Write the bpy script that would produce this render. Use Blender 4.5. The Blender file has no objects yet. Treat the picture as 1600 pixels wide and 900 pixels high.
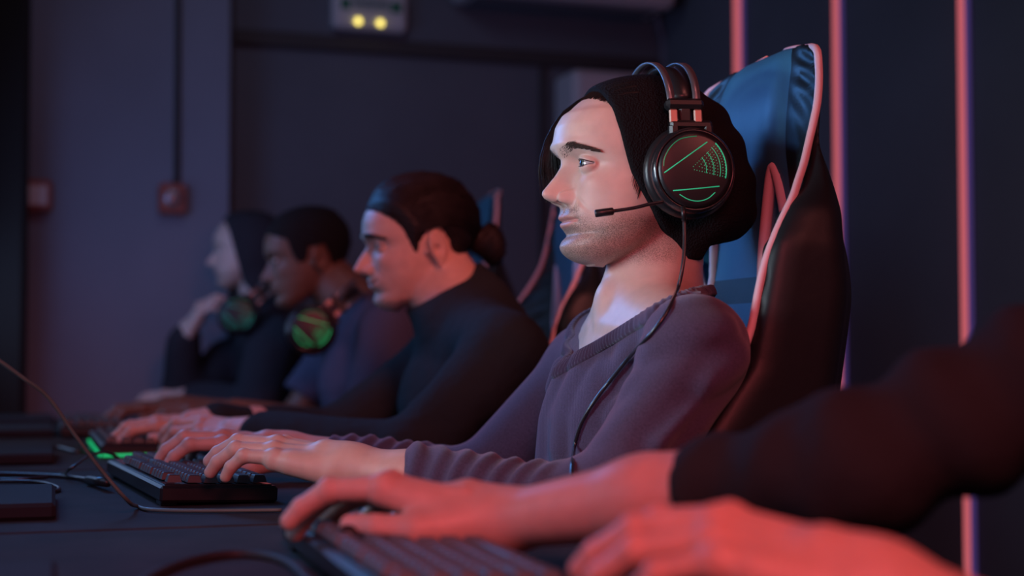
import bpy, math, random
import numpy as np
from mathutils import Vector, Matrix

random.seed(7)
rng = np.random.default_rng(7)
C = bpy.context.scene.collection
SC = bpy.context.scene
PI = math.pi

# ------------------------------------------------------------------ camera
FPX = 2350.0
CAM = (0.0, 0.0, 0.915)
PITCH = math.radians(2.3)
cam = bpy.data.cameras.new('camera'); camo = bpy.data.objects.new('camera', cam); C.objects.link(camo)
camo.location = CAM
camo.rotation_euler = (math.radians(90) + PITCH, 0, 0)
cam.sensor_width = 36.0
cam.lens = 36.0 * FPX / 1600.0
cam.clip_start = 0.02
cam.dof.use_dof = True
cam.dof.focus_distance = 1.73
cam.dof.aperture_fstop = 2.7
cam.dof.aperture_blades = 0
SC.camera = camo

# ------------------------------------------------------------------ world, lights, exposure
SC.view_settings.view_transform = 'Standard'
SC.view_settings.look = 'None'
SC.view_settings.exposure = 0.0
SC.view_settings.gamma = 1.0
SC.view_settings.use_curve_mapping = False
SC.cycles.use_denoising = True
SC.cycles.max_bounces = 6
SC.cycles.sample_clamp_indirect = 3.0
w = bpy.data.worlds.new('world'); SC.world = w; w.use_nodes = True
bg = w.node_tree.nodes['Background']
bg.inputs[0].default_value = (0.40, 0.38, 0.45, 1); bg.inputs[1].default_value = 0.075

def area(name, loc, target, size, power, color, size_y=None, spread=180):
    l = bpy.data.lights.new(name, 'AREA'); l.energy = power; l.color = color
    l.shape = 'RECTANGLE'; l.size = size; l.size_y = size_y or size
    l.spread = math.radians(spread)
    o = bpy.data.objects.new(name, l); C.objects.link(o); o.location = loc
    d = Vector(target) - Vector(loc); o.rotation_euler = d.to_track_quat('-Z', 'Y').to_euler()
    return o
# red wash from the room side, nearer than the players
area('red_key_light', (0.10, 0.10, 1.50), (0.05, 1.25, 0.80), 0.4, 3.1, (1.0, 0.14, 0.165), 0.4, 90)  # unseen red key near the camera, well below the ceiling
area('red_side_light', (1.05, 0.55, 1.75), (0.15, 1.8, 1.05), 0.5, 1.7, (1.0, 0.22, 0.20), 0.5, 110)
area('red_far_fill', (0.42, 1.15, 2.2), (-0.15, 2.65, 1.0), 0.3, 1.25, (1.0, 0.24, 0.22), 0.3, 45)  # unseen red fill added to brighten the ponytailed man
area('wall_fill', (-0.5, 3.0, 2.5), (-0.3, 4.8, 1.3), 0.5, 1.8, (0.46, 0.50, 0.74), 0.5, 130)  # unseen bluish fill added to lift the dark back wall
# blue wash from the screens side and above
area('blue_chair_fill', (-1.0, 2.85, 1.70), (0.2, 1.95, 1.05), 0.5, 3.0, (0.10, 0.36, 1.0), 0.5, 80)  # unseen blue lamp added to highlight the beanie man's chair and shoulder
area('blue_far_fill', (-1.20, 3.05, 1.45), (-0.60, 3.80, 1.10), 0.4, 1.5, (0.24, 0.42, 1.0), 0.4, 120)  # unseen blue fill added for the faces at the far end
# soft whiter screen glow on the faces
area('screen_glow_light', (-0.74, 1.42, 1.12), (0.1, 1.78, 1.08), 0.4, 3.0, (0.76, 0.89, 1.0), 0.3, 80)

# ------------------------------------------------------------------ helpers: pixels to points
CP, SP = math.cos(PITCH), math.sin(PITCH)
def ray(px, py):
    u = (px - 800.0) / FPX; v = (450.0 - py) / FPX
    return np.array([u, CP - v * SP, SP + v * CP])
def P(px, py, Y):
    d = ray(px, py); return np.array(CAM) + d * (Y / d[1])
def unit(v):
    v = np.asarray(v, float); return v / np.linalg.norm(v)

# ------------------------------------------------------------------ helpers: materials
def mat(name, col, rough=0.6, metal=0.0, emis=None, estr=0.0, bump=None, spec=0.5, sss=0.0, coat=0.0, sheen=0.0, var=None, alpha=None):
    m = bpy.data.materials.new(name); m.use_nodes = True
    nt = m.node_tree; b = nt.nodes['Principled BSDF']
    b.inputs['Base Color'].default_value = (*col, 1)
    b.inputs['Roughness'].default_value = rough
    b.inputs['Metallic'].default_value = metal
    b.inputs['Specular IOR Level'].default_value = spec
    b.inputs['Coat Weight'].default_value = coat
    b.inputs['Sheen Weight'].default_value = sheen
    if sss:
        b.inputs['Subsurface Weight'].default_value = sss
        b.inputs['Subsurface Radius'].default_value = (0.010, 0.004, 0.002)
        b.inputs['Subsurface Scale'].default_value = 1.0
    if emis:
        b.inputs['Emission Color'].default_value = (*emis, 1); b.inputs['Emission Strength'].default_value = estr
    tc = nt.nodes.new('ShaderNodeTexCoord')
    if var:   # (scale, amount): colour variation
        n = nt.nodes.new('ShaderNodeTexNoise'); n.inputs['Scale'].default_value = var[0]; n.inputs['Detail'].default_value = 4
        nt.links.new(tc.outputs['Object'], n.inputs['Vector'])
        mr = nt.nodes.new('ShaderNodeMapRange'); mr.inputs['From Min'].default_value = 0.3; mr.inputs['From Max'].default_value = 0.7
        mr.inputs['To Min'].default_value = 1 - var[1]; mr.inputs['To Max'].default_value = 1 + var[1]
        nt.links.new(n.outputs['Fac'], mr.inputs['Value'])
        mx = nt.nodes.new('ShaderNodeMix'); mx.data_type = 'RGBA'; mx.blend_type = 'MULTIPLY'; mx.inputs[0].default_value = 1.0
        mx.inputs[6].default_value = (*col, 1); nt.links.new(mr.outputs['Result'], mx.inputs[7]); nt.links.new(mx.outputs[2], b.inputs['Base Color'])
    if bump:  # list of (kind, scale, strength, distance)
        prev = None
        for kind, s, st, dist in bump:
            if kind == 'noise':
                n = nt.nodes.new('ShaderNodeTexNoise'); n.inputs['Scale'].default_value = s; n.inputs['Detail'].default_value = 3; out = n.outputs['Fac']
            elif kind == 'wave':
                n = nt.nodes.new('ShaderNodeTexWave'); n.inputs['Scale'].default_value = s; n.inputs['Distortion'].default_value = 1.5; out = n.outputs['Fac']
            else:
                n = nt.nodes.new('ShaderNodeTexVoronoi'); n.inputs['Scale'].default_value = s; out = n.outputs['Distance']
            nt.links.new(tc.outputs['Object'], n.inputs['Vector'])
            bm_ = nt.nodes.new('ShaderNodeBump'); bm_.inputs['Strength'].default_value = st; bm_.inputs['Distance'].default_value = dist
            nt.links.new(out, bm_.inputs['Height'])
            if prev: nt.links.new(prev.outputs[0], bm_.inputs['Normal'])
            prev = bm_
        nt.links.new(prev.outputs[0], b.inputs['Normal'])
    return m

def skin_mat(name, rough=0.45, sss=0.18, spec=0.4):
    m = mat(name, (0.6, 0.4, 0.32), rough=rough, sss=sss, spec=spec, bump=[('noise', 900, 0.12, 0.0006), ('voronoi', 1500, 0.08, 0.0004)])
    nt = m.node_tree; b = nt.nodes['Principled BSDF']
    at = nt.nodes.new('ShaderNodeAttribute'); at.attribute_name = 'tone'
    tc = nt.nodes.new('ShaderNodeTexCoord')
    n = nt.nodes.new('ShaderNodeTexNoise'); n.inputs['Scale'].default_value = 60; n.inputs['Detail'].default_value = 5
    nt.links.new(tc.outputs['Object'], n.inputs['Vector'])
    mr = nt.nodes.new('ShaderNodeMapRange'); mr.inputs['From Min'].default_value = 0.3; mr.inputs['From Max'].default_value = 0.7
    mr.inputs['To Min'].default_value = 0.93; mr.inputs['To Max'].default_value = 1.06
    nt.links.new(n.outputs['Fac'], mr.inputs['Value'])
    mx = nt.nodes.new('ShaderNodeMix'); mx.data_type = 'RGBA'; mx.blend_type = 'MULTIPLY'; mx.inputs[0].default_value = 1.0
    nt.links.new(at.outputs['Color'], mx.inputs[6]); nt.links.new(mr.outputs['Result'], mx.inputs[7])
    # stubble: fine dark hairs where the attribute's alpha asks for it
    n2 = nt.nodes.new('ShaderNodeTexNoise'); n2.inputs['Scale'].default_value = 1100; n2.inputs['Detail'].default_value = 2
    nt.links.new(tc.outputs['Object'], n2.inputs['Vector'])
    r2 = nt.nodes.new('ShaderNodeMapRange'); r2.inputs['From Min'].default_value = 0.42; r2.inputs['From Max'].default_value = 0.60
    nt.links.new(n2.outputs['Fac'], r2.inputs['Value'])
    ml = nt.nodes.new('ShaderNodeMath'); ml.operation = 'MULTIPLY'
    nt.links.new(r2.outputs['Result'], ml.inputs[0]); nt.links.new(at.outputs['Alpha'], ml.inputs[1])
    m2 = nt.nodes.new('ShaderNodeMix'); m2.data_type = 'RGBA'
    nt.links.new(ml.outputs[0], m2.inputs[0]); nt.links.new(mx.outputs[2], m2.inputs[6]); m2.inputs[7].default_value = (0.05, 0.03, 0.025, 1)
    nt.links.new(m2.outputs[2], b.inputs['Base Color'])
    return m

M = {}
M['wall'] = mat('wall_paint', (0.115, 0.13, 0.165), 0.85, bump=[('noise', 60, 0.15, 0.002)], var=(3, 0.08))
M['pilaster'] = mat('pilaster_paint', (0.18, 0.2, 0.27), 0.8, bump=[('noise', 60, 0.15, 0.002)], var=(3, 0.08))
M['ceiling'] = mat('ceiling_paint', (0.08, 0.08, 0.1), 0.9)
M['floor'] = mat('floor_carpet', (0.06, 0.06, 0.08), 0.95, bump=[('noise', 400, 0.5, 0.003)])
M['partition'] = mat('partition_cloth', (0.014, 0.012, 0.012), 0.9)
M['dark'] = mat('dark_trim', (0.045, 0.04, 0.045), 0.7)
M['pink_led'] = mat('pink_led_diffuser', (0.3, 0.1, 0.1), 0.6, emis=(1.0, 0.20, 0.24), estr=0.50)
M['violet_led'] = mat('violet_led_diffuser', (0.1, 0.08, 0.2), 0.6, emis=(0.13, 0.08, 0.36), estr=0.30)
M['white_plastic'] = mat('white_plastic', (0.55, 0.55, 0.6), 0.5)
M['red_plastic'] = mat('red_plastic', (0.30, 0.085, 0.07), 0.5)
M['green_plate'] = mat('green_plate', (0.01, 0.16, 0.09), 0.5)
M['yellow_lamp'] = mat('yellow_lamp', (0.8, 0.7, 0.3), 0.4, emis=(1.0, 0.80, 0.16), estr=2.2)
M['desk'] = mat('desk_top', (0.034, 0.033, 0.036), 0.8, spec=0.15, bump=[('noise', 20, 0.1, 0.002), ('noise', 250, 0.2, 0.001)], var=(14, 0.25))
M['desk_edge'] = mat('desk_edge', (0.022, 0.022, 0.028), 0.8, spec=0.2)
M['black_metal'] = mat('black_metal', (0.03, 0.03, 0.035), 0.4, 0.8)
M['black_plastic'] = mat('black_plastic', (0.014, 0.014, 0.016), 0.34, bump=[('noise', 800, 0.1, 0.0004)])
M['gloss_black'] = mat('gloss_black', (0.015, 0.015, 0.018), 0.22, coat=0.3)
M['keycap'] = mat('keycap', (0.05, 0.045, 0.048), 0.5, bump=[('noise', 900, 0.15, 0.0004)])
M['old_keycap'] = mat('grey_keycap', (0.085, 0.13, 0.15), 0.5)
M['green_glow'] = mat('green_glow', (0.01, 0.3, 0.12), 0.5, emis=(0.006, 0.50, 0.16), estr=0.95)
M['dim_green_glow'] = mat('dim_green_glow', (0.01, 0.2, 0.1), 0.5, emis=(0.004, 0.24, 0.10), estr=0.55)
M['teal_glow'] = mat('teal_glow', (0.01, 0.2, 0.15), 0.5, emis=(0.0, 0.17, 0.13), estr=1.1)
M['led_line'] = mat('green_led_line', (0.02, 0.3, 0.15), 0.5, emis=(0.02, 0.50, 0.24), estr=0.62)
M['copper'] = mat('copper_slider', (0.45, 0.30, 0.25), 0.5, 0.8)
M['steel_band'] = mat('headband_steel', (0.22, 0.22, 0.25), 0.35, 0.7)
M['cable'] = mat('black_cable', (0.02, 0.02, 0.025), 0.3, coat=0.3)
M['matt_cable'] = mat('matt_black_cable', (0.02, 0.02, 0.025), 0.7)
M['pale_cable'] = mat('pale_cable', (0.10, 0.15, 0.13), 0.45)
M['leather'] = mat('black_leather', (0.020, 0.022, 0.028), 0.42, bump=[('noise', 22, 0.12, 0.006), ('voronoi', 700, 0.12, 0.0004)])
M['piping'] = mat('pink_piping', (0.72, 0.50, 0.55), 0.5)
def chair_leather(name, panel):
    m = mat(name, (0.012, 0.018, 0.022), 0.46, spec=0.3, bump=[('noise', 22, 0.12, 0.006), ('voronoi', 700, 0.12, 0.0004)])
    nt = m.node_tree; b = nt.nodes['Principled BSDF']
    at = nt.nodes.new('ShaderNodeAttribute'); at.attribute_name = 'panel'
    mr = nt.nodes.new('ShaderNodeMapRange'); mr.inputs['From Min'].default_value = 0.45; mr.inputs['From Max'].default_value = 0.55
    nt.links.new(at.outputs['Fac'], mr.inputs['Value'])
    mx = nt.nodes.new('ShaderNodeMix'); mx.data_type = 'RGBA'; nt.links.new(mr.outputs['Result'], mx.inputs[0])
    mx.inputs[6].default_value = (0.010, 0.015, 0.018, 1); mx.inputs[7].default_value = (*panel, 1)
    nt.links.new(mx.outputs[2], b.inputs['Base Color'])
    return m
M['chair_blue'] = chair_leather('black_and_blue_leather', (0.035, 0.16, 0.25))
M['chair_teal'] = chair_leather('black_and_teal_leather', (0.06, 0.16, 0.24))
M['screen'] = mat('lit_screen', (0.02, 0.02, 0.03), 0.3, emis=(0.35, 0.55, 1.0), estr=1.3)
M['sweater'] = mat('sweater_knit', (0.062, 0.054, 0.104), 0.9, sheen=0.25, spec=0.2, bump=[('noise', 1100, 0.45, 0.0012), ('wave', 190, 0.18, 0.0010)], var=(500, 0.22))
M['sweater_rib'] = mat('sweater_rib', (0.054, 0.046, 0.090), 0.9, sheen=0.25, spec=0.2, bump=[('noise', 1100, 0.45, 0.0012)])
M['beanie'] = mat('beanie_knit', (0.008, 0.0075, 0.009), 0.95, spec=0.1, bump=[('voronoi', 420, 0.6, 0.002)])
M['black_cloth'] = mat('black_cloth', (0.016, 0.021, 0.024), 0.9, spec=0.15, bump=[('noise', 14, 0.5, 0.02), ('noise', 700, 0.3, 0.001)])
M['brown_cloth'] = mat('sleeve_cloth', (0.022, 0.029, 0.031), 0.92, spec=0.12, bump=[('noise', 12, 0.5, 0.02), ('noise', 700, 0.3, 0.001)])
M['navy_cloth'] = mat('navy_cloth', (0.085, 0.085, 0.14), 0.9, spec=0.15, bump=[('noise', 12, 0.5, 0.02)])
M['hood_cloth'] = mat('hood_cloth', (0.026, 0.027, 0.036), 0.9, spec=0.15, bump=[('noise', 14, 0.5, 0.02)])
M['jeans'] = mat('trousers_cloth', (0.02, 0.02, 0.03), 0.9)
M['hair'] = mat('dark_hair', (0.009, 0.006, 0.006), 0.55, spec=0.25, bump=[('noise', 300, 0.5, 0.002)])
M['short_hair'] = mat('short_curly_hair', (0.010, 0.009, 0.010), 0.8, spec=0.2, bump=[('noise', 500, 0.8, 0.003)])
M['skin'] = skin_mat('skin')
M['eye'] = mat('eye_surface', (0.7, 0.68, 0.66), 0.16, coat=0.3)
M['brow'] = mat('brow_hair', (0.045, 0.026, 0.020), 0.7)
M['dark_brow'] = mat('dark_brow_hair', (0.012, 0.008, 0.007), 0.7)

def eye_material():
    m = M['eye']; nt = m.node_tree; b = nt.nodes['Principled BSDF']
    tc = nt.nodes.new('ShaderNodeTexCoord'); sp = nt.nodes.new('ShaderNodeSeparateXYZ'); nt.links.new(tc.outputs['Object'], sp.inputs[0])
    r = nt.nodes.new('ShaderNodeValToRGB'); nt.links.new(sp.outputs['X'], r.inputs[0])
    # object x runs towards the pupil: 0..0.0122
    mr = nt.nodes.new('ShaderNodeMapRange'); mr.inputs['From Min'].default_value = 0.0090; mr.inputs['From Max'].default_value = 0.0124
    nt.links.new(sp.outputs['X'], mr.inputs['Value']); nt.links.new(mr.outputs['Result'], r.inputs[0])
    r.color_ramp.interpolation = 'LINEAR'
    e = r.color_ramp.elements
    e[0].position = 0.0; e[0].color = (0.42, 0.37, 0.37, 1)
    e[1].position = 1.0; e[1].color = (0.004, 0.004, 0.004, 1)
    for p_, c_ in ((0.36, (0.42, 0.37, 0.37, 1)), (0.44, (0.02, 0.02, 0.02, 1)), (0.52, (0.06, 0.075, 0.06, 1)), (0.78, (0.11, 0.12, 0.09, 1)), (0.86, (0.004, 0.004, 0.004, 1))):
        k = e.new(p_); k.color = c_
    nt.links.new(r.outputs[0], b.inputs['Base Color'])
eye_material()

# ------------------------------------------------------------------ helpers: objects
def mesh_np(name, V, F, smooth=True):
    """F: (n,4) or (n,3) int array"""
    me = bpy.data.meshes.new(name)
    V = np.asarray(V, np.float32); F = np.asarray(F, np.int32); k = F.shape[1]
    me.vertices.add(len(V)); me.vertices.foreach_set('co', V.ravel())
    me.loops.add(F.size); me.loops.foreach_set('vertex_index', F.ravel())
    me.polygons.add(len(F)); me.polygons.foreach_set('loop_start', np.arange(0, F.size, k, dtype=np.int32))
    me.polygons.foreach_set('loop_total', np.full(len(F), k, np.int32))
    me.polygons.foreach_set('use_smooth', np.full(len(F), smooth))
    me.update(calc_edges=True); me.validate()
    return me
def link(name, me, m=None, parent=None):
    o = bpy.data.objects.new(name, me); C.objects.link(o)
    if m is not None:
        me.materials.clear(); me.materials.append(m)
    if parent is not None:
        o.parent = parent
        if parent.name in WORLD_KIDS: o.matrix_parent_inverse = Matrix.Translation(-Vector(parent.location))
    return o
WORLD_KIDS = set()      # things whose parts are modelled in world coordinates
def tag(o, label, cat, group=None):
    o['label'] = label; o['category'] = cat
    if group: o['group'] = group
    return o
def thing(name, label, cat, loc=(0, 0, 0), rotz=0.0, group=None):
    o = bpy.data.objects.new(name, None); C.objects.link(o); o.empty_display_size = 0.05
    o.location = loc; o.rotation_euler = (0, 0, rotz)
    if name == 'person': WORLD_KIDS.add(o.name)
    return tag(o, label, cat, group)

class MB:
    """collects polygons, builds one mesh"""
    def __init__(s): s.v = []; s.f = []
    def box(s, c, d, R=None, bev=0.0):
        """box centred c, full sizes d, bevelled edges"""
        hx, hy, hz = [q / 2 for q in d]; b = min(bev, hx * .9, hy * .9, hz * .9)
        n = len(s.v)
        if b <= 0:
            pts = [(x, y, z) for x in (-hx, hx) for y in (-hy, hy) for z in (-hz, hz)]
            fs = [(0, 1, 3, 2), (4, 6, 7, 5), (0, 4, 5, 1), (2, 3, 7, 6), (0, 2, 6, 4), (1, 5, 7, 3)]
        else:
            pts = []; idx = {}
            for sx in (-1, 1):
                for sy in (-1, 1):
                    for sz in (-1, 1):
                        for a in range(3):
                            q = [sx * (hx - b), sy * (hy - b), sz * (hz - b)]
                            q[a] += (sx, sy, sz)[a] * b
                            idx[(sx, sy, sz, a)] = len(pts); pts.append(tuple(q))
            fs = []
            for a in range(3):
                o1, o2 = [k for k in range(3) if k != a]
                for sg in (-1, 1):
                    ring = []
                    for s1, s2 in ((-1, -1), (1, -1), (1, 1), (-1, 1)):
                        t = [0, 0, 0]; t[a] = sg; t[o1] = s1; t[o2] = s2; ring.append(idx[(*t, a)])
                    fs.append(tuple(ring))
            for a in range(3):
                o1, o2 = [k for k in range(3) if k != a]
                for s1 in (-1, 1):
                    for s2 in (-1, 1):
                        t0 = [0, 0, 0]; t0[a] = -1; t0[o1] = s1; t0[o2] = s2; t1 = list(t0); t1[a] = 1
                        fs.append((idx[(*t0, o1)], idx[(*t1, o1)], idx[(*t1, o2)], idx[(*t0, o2)]))
            for sx in (-1, 1):
                for sy in (-1, 1):
                    for sz in (-1, 1):
                        fs.append(tuple(idx[(sx, sy, sz, a)] for a in range(3)))
        for p in pts:
            q = np.array(p)
            if R is not None: q = R @ q
            s.v.append(tuple(q + np.array(c)))
        s.f += [tuple(i + n for i in f) for f in fs]
        return s
    def tube(s, pts, r, seg=10, closed=False, flat=1.0, caps=True, up=(0, 0, 1)):
        pts = [np.array(p, float) for p in pts]; n0 = len(s.v); n = len(pts)
        rr = r if hasattr(r, '__len__') else [r] * n
        for i, p in enumerate(pts):
            if closed: t = pts[(i + 1) % n] - pts[i - 1]
            else: t = pts[min(i + 1, n - 1)] - pts[max(i - 1, 0)]
            t = unit(t) if np.linalg.norm(t) > 1e-9 else np.array([0, 0, 1.])
            a = np.cross(t, up)
            if np.linalg.norm(a) < 1e-3: a = np.cross(t, (1, 0, 0.1))
            a = unit(a); b = np.cross(a, t)
            for k in range(seg):
                th = 2 * PI * k / seg
                s.v.append(tuple(p + rr[i] * (math.cos(th) * a * flat + math.sin(th) * b)))
        for i in range(n if closed else n - 1):
            j = (i + 1) % n
            for k in range(seg):
                k2 = (k + 1) % seg
                s.f.append((n0 + i * seg + k, n0 + i * seg + k2, n0 + j * seg + k2, n0 + j * seg + k))
        if caps and not closed:
            s.f.append(tuple(n0 + k for k in range(seg))[::-1]); s.f.append(tuple(n0 + (n - 1) * seg + k for k in range(seg)))
        return s
    def lathe(s, prof, seg=32, c=(0, 0, 0), axis=2):
        """prof: list of (r, h)"""
        n0 = len(s.v); n = len(prof)
        for r, h in prof:
            for k in range(seg):
                th = 2 * PI * k / seg; q = [r * math.cos(th), r * math.sin(th), h]
                if axis == 1: q = [q[0], h, q[1]]
                if axis == 0: q = [h, q[0], q[1]]
                s.v.append((q[0] + c[0], q[1] + c[1], q[2] + c[2]))
        for i in range(n - 1):
            for k in range(seg):
                k2 = (k + 1) % seg
                s.f.append((n0 + i * seg + k, n0 + i * seg + k2, n0 + (i + 1) * seg + k2, n0 + (i + 1) * seg + k))
        if prof[0][0] > 1e-5: s.f.append(tuple(n0 + k for k in range(seg))[::-1])
        if prof[-1][0] > 1e-5: s.f.append(tuple(n0 + (n - 1) * seg + k for k in range(seg)))
        return s
    def mesh(s, name, smooth=False):
        me = bpy.data.meshes.new(name); me.from_pydata(s.v, [], s.f); me.update(); me.validate()
        import bmesh
        bm = bmesh.new(); bm.from_mesh(me); bmesh.ops.recalc_face_normals(bm, faces=bm.faces); bm.to_mesh(me); bm.free()
        if smooth:
            me.polygons.foreach_set('use_smooth', [True] * len(me.polygons))
        return me
    def build(s, name, m, parent=None, smooth=False):
        return link(name, s.mesh(name, smooth), m, parent)

def spline(pts, n=60, closed=False):
    """Catmull-Rom through points"""
    p = np.array(pts, float); k = len(p)
    if closed: idx = lambda i: p[i % k]
    else: idx = lambda i: p[min(max(i, 0), k - 1)]
    out = []; segs = k if closed else k - 1
    for j in range(n + (0 if closed else 1)):
        t = j / n * segs; i = min(int(t), segs - 1); u = t - i
        p0, p1, p2, p3 = idx(i - 1), idx(i), idx(i + 1), idx(i + 2)
        out.append(0.5 * ((2 * p1) + (-p0 + p2) * u + (2 * p0 - 5 * p1 + 4 * p2 - p3) * u * u + (-p0 + 3 * p1 - 3 * p2 + p3) * u ** 3))
    return out

# ------------------------------------------------------------------ helpers: implicit surfaces
f32 = np.float32
def smin(a, b, k):
    h = np.clip(0.5 + 0.5 * (b - a) / k, 0, 1); return b + (a - b) * h - k * h * (1 - h)
def smax(a, b, k): return -smin(-a, -b, k)
def cap(p, a, b, ra, rb):
    a = np.asarray(a, f32); b = np.asarray(b, f32); ba = b - a; pa = p - a
    h = np.clip(pa @ ba / max(float(ba @ ba), 1e-9), 0, 1)
    return np.linalg.norm(pa - h[:, None] * ba, axis=1) - (ra + (rb - ra) * h)
def ell(p, c, r, R=None):
    q = p - np.asarray(c, f32)
    if R is not None: q = q @ np.asarray(R, f32)
    r = np.asarray(r, f32)
    k0 = np.linalg.norm(q / r, axis=1); k1 = np.linalg.norm(q / (r * r), axis=1) + 1e-9
    return k0 * (k0 - 1) / k1
def boxf(p, lo, hi):
    lo = np.asarray(lo, f32); hi = np.asarray(hi, f32)
    q = np.abs(p - (lo + hi) / 2) - (hi - lo) / 2
    return np.linalg.norm(np.maximum(q, 0), axis=1) + np.minimum(q.max(axis=1), 0)
def ss(x, a, b):
    t = np.clip((x - a) / (b - a), 0, 1); return t * t * (3 - 2 * t)
def poly2(x, y, pts):
    """signed distance to a closed polygon in 2D (negative inside)"""
    pts = np.asarray(pts, f32); n = len(pts)
    d = np.full(x.shape, 1e9, f32); s = np.ones(x.shape, f32)
    j = n - 1
    for i in range(n):
        ex, ey = pts[j] - pts[i]; wx = x - pts[i][0]; wy = y - pts[i][1]
        t = np.clip((wx * ex + wy * ey) / (ex * ex + ey * ey + 1e-12), 0, 1)
        d = np.minimum(d, (wx - ex * t) ** 2 + (wy - ey * t) ** 2)
        c1 = y >= pts[i][1]; c2 = y < pts[j][1]; c3 = ex * wy > ey * wx
        flip = (c1 & c2 & c3) | (~c1 & ~c2 & ~c3)
        s = np.where(flip, -s, s); j = i
    return s * np.sqrt(d)
def gauss(x, s): return np.exp(-(x / s) ** 2)

def nets(f, lo, hi, h, lip=1.6, proj=2):
    lo = np.array(lo, float); hi = np.array(hi, float); B = 4
    nb = np.maximum(np.ceil((hi - lo) / (h * B)).astype(int), 1); n = nb * B + 1
    bc = np.stack(np.meshgrid(*[np.arange(k) for k in nb], indexing='ij'), -1).reshape(-1, 3)
    ctr = (lo + (bc + 0.5) * h * B).astype(f32)
    fv = np.concatenate([f(c) for c in np.array_split(ctr, max(1, len(ctr) // 200000))])
    keep = np.abs(fv) < lip * h * B * 0.9
    # block signs fill
    val = np.repeat(np.repeat(np.repeat(fv.reshape(nb), B, 0), B, 1), B, 2).astype(f32)
    val = np.pad(val, ((0, 1), (0, 1), (0, 1)), mode='edge')
    mask = np.zeros(n, bool)
    kb = bc[keep] * B
    kk = np.arange(B + 1); off = np.stack(np.meshgrid(kk, kk, kk, indexing='ij'), -1).reshape(-1, 3)
    for o in off: mask[kb[:, 0] + o[0], kb[:, 1] + o[1], kb[:, 2] + o[2]] = True
    ijk = np.argwhere(mask)
    pts = (lo + ijk * h).astype(f32)
    vv = np.concatenate([f(c) for c in np.array_split(pts, max(1, len(pts) // 200000))])
    val[ijk[:, 0], ijk[:, 1], ijk[:, 2]] = vv
    # close at the borders
    for ax in range(3):
        sl = [slice(None)] * 3
        for e in (0, -1):
            sl[ax] = e; val[tuple(sl)] = np.maximum(val[tuple(sl)], h * 0.5)
    s = val < 0
    c = s[:-1, :-1, :-1].astype(np.int8)
    tot = np.zeros_like(c)
    for dx in (0, 1):
        for dy in (0, 1):
            for dz in (0, 1):
                tot = tot + s[dx:n[0] - 1 + dx, dy:n[1] - 1 + dy, dz:n[2] - 1 + dz]
    cell = (tot > 0) & (tot < 8)
    cid = np.full(cell.shape, -1, np.int64); cc = np.argwhere(cell); cid[cell] = np.arange(len(cc))
    acc = np.zeros((len(cc), 3)); cnt = np.zeros(len(cc))
    corner = [(a, b, c_) for a in (0, 1) for b in (0, 1) for c_ in (0, 1)]
    for a in corner:
        for ax in range(3):
            if a[ax] == 0:
                b = list(a); b[ax] = 1
                va = val[cc[:, 0] + a[0], cc[:, 1] + a[1], cc[:, 2] + a[2]]; vb = val[cc[:, 0] + b[0], cc[:, 1] + b[1], cc[:, 2] + b[2]]
                m_ = (va < 0) != (vb < 0)
                t = np.where(m_, va / np.where(m_, va - vb, 1), 0)
                q = np.array(a, float)[None] + np.zeros((len(cc), 3)); q[:, ax] += t
                acc[m_] += q[m_]; cnt[m_] += 1
    V = (lo + (cc + acc / cnt[:, None]) * h).astype(f32)
    quads = []
    for ax in range(3):
        o1, o2 = [(1, 2), (2, 0), (0, 1)][ax]
        sa = [slice(None)] * 3; sb = [slice(None)] * 3; sa[ax] = slice(0, -1); sb[ax] = slice(1, None)
        ch = s[tuple(sa)] != s[tuple(sb)]
        e = np.argwhere(ch)
        ok = (e[:, o1] > 0) & (e[:, o2] > 0) & (e[:, o1] < n[o1] - 1) & (e[:, o2] < n[o2] - 1); e = e[ok]
        fl = s[e[:, 0], e[:, 1], e[:, 2]]
        def cidx(d1, d2):
            q = e.copy(); q[:, o1] -= d1; q[:, o2] -= d2; return cid[q[:, 0], q[:, 1], q[:, 2]]
        a_, b_, c_, d_ = cidx(1, 1), cidx(0, 1), cidx(0, 0), cidx(1, 0)
        Q = np.stack([a_, b_, c_, d_], 1); Q[~fl] = Q[~fl][:, ::-1]
        quads.append(Q)
    F = np.concatenate(quads); F = F[(F >= 0).all(1)]
    for _ in range(proj):
        e = h * 0.35; g = np.zeros_like(V); f0 = f(V)
        for ax in range(3):
            d = np.zeros(3, f32); d[ax] = e; g[:, ax] = (f(V + d) - f(V - d)) / (2 * e)
        g2 = (g * g).sum(1) + 1e-3
        st = -(f0 / g2)[:, None] * g
        ln = np.linalg.norm(st, axis=1, keepdims=True) + 1e-9
        st *= np.minimum(1, h * 0.7 / ln)
        V = V + 0.8 * st.astype(f32)
    return V, F
def join(parts):
    Vs, Fs, n = [], [], 0
    for V, F in parts:
        Vs.append(V); Fs.append(F + n); n += len(V)
    return np.concatenate(Vs), np.concatenate(Fs)
def hit(f, px, py, y0=0.5, y1=3.0):
    """first point of a surface along the view of a pixel of the photograph (used while modelling)"""
    d = unit(ray(px, py)); o = np.array(CAM); t = y0
    for _ in range(140):
        v = float(f((o + d * t)[None].astype(f32))[0])
        if v < 0.0004: return o + d * t
        t += max(v * 0.7, 0.0005)
        if t > y1: return None
    return o + d * t
def rotz(a): return np.array([[math.cos(a), -math.sin(a), 0], [math.sin(a), math.cos(a), 0], [0, 0, 1]])
def roty(a): return np.array([[math.cos(a), 0, math.sin(a)], [0, 1, 0], [-math.sin(a), 0, math.cos(a)]])
def rotx(a): return np.array([[1, 0, 0], [0, math.cos(a), -math.sin(a)], [0, math.sin(a), math.cos(a)]])
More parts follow.
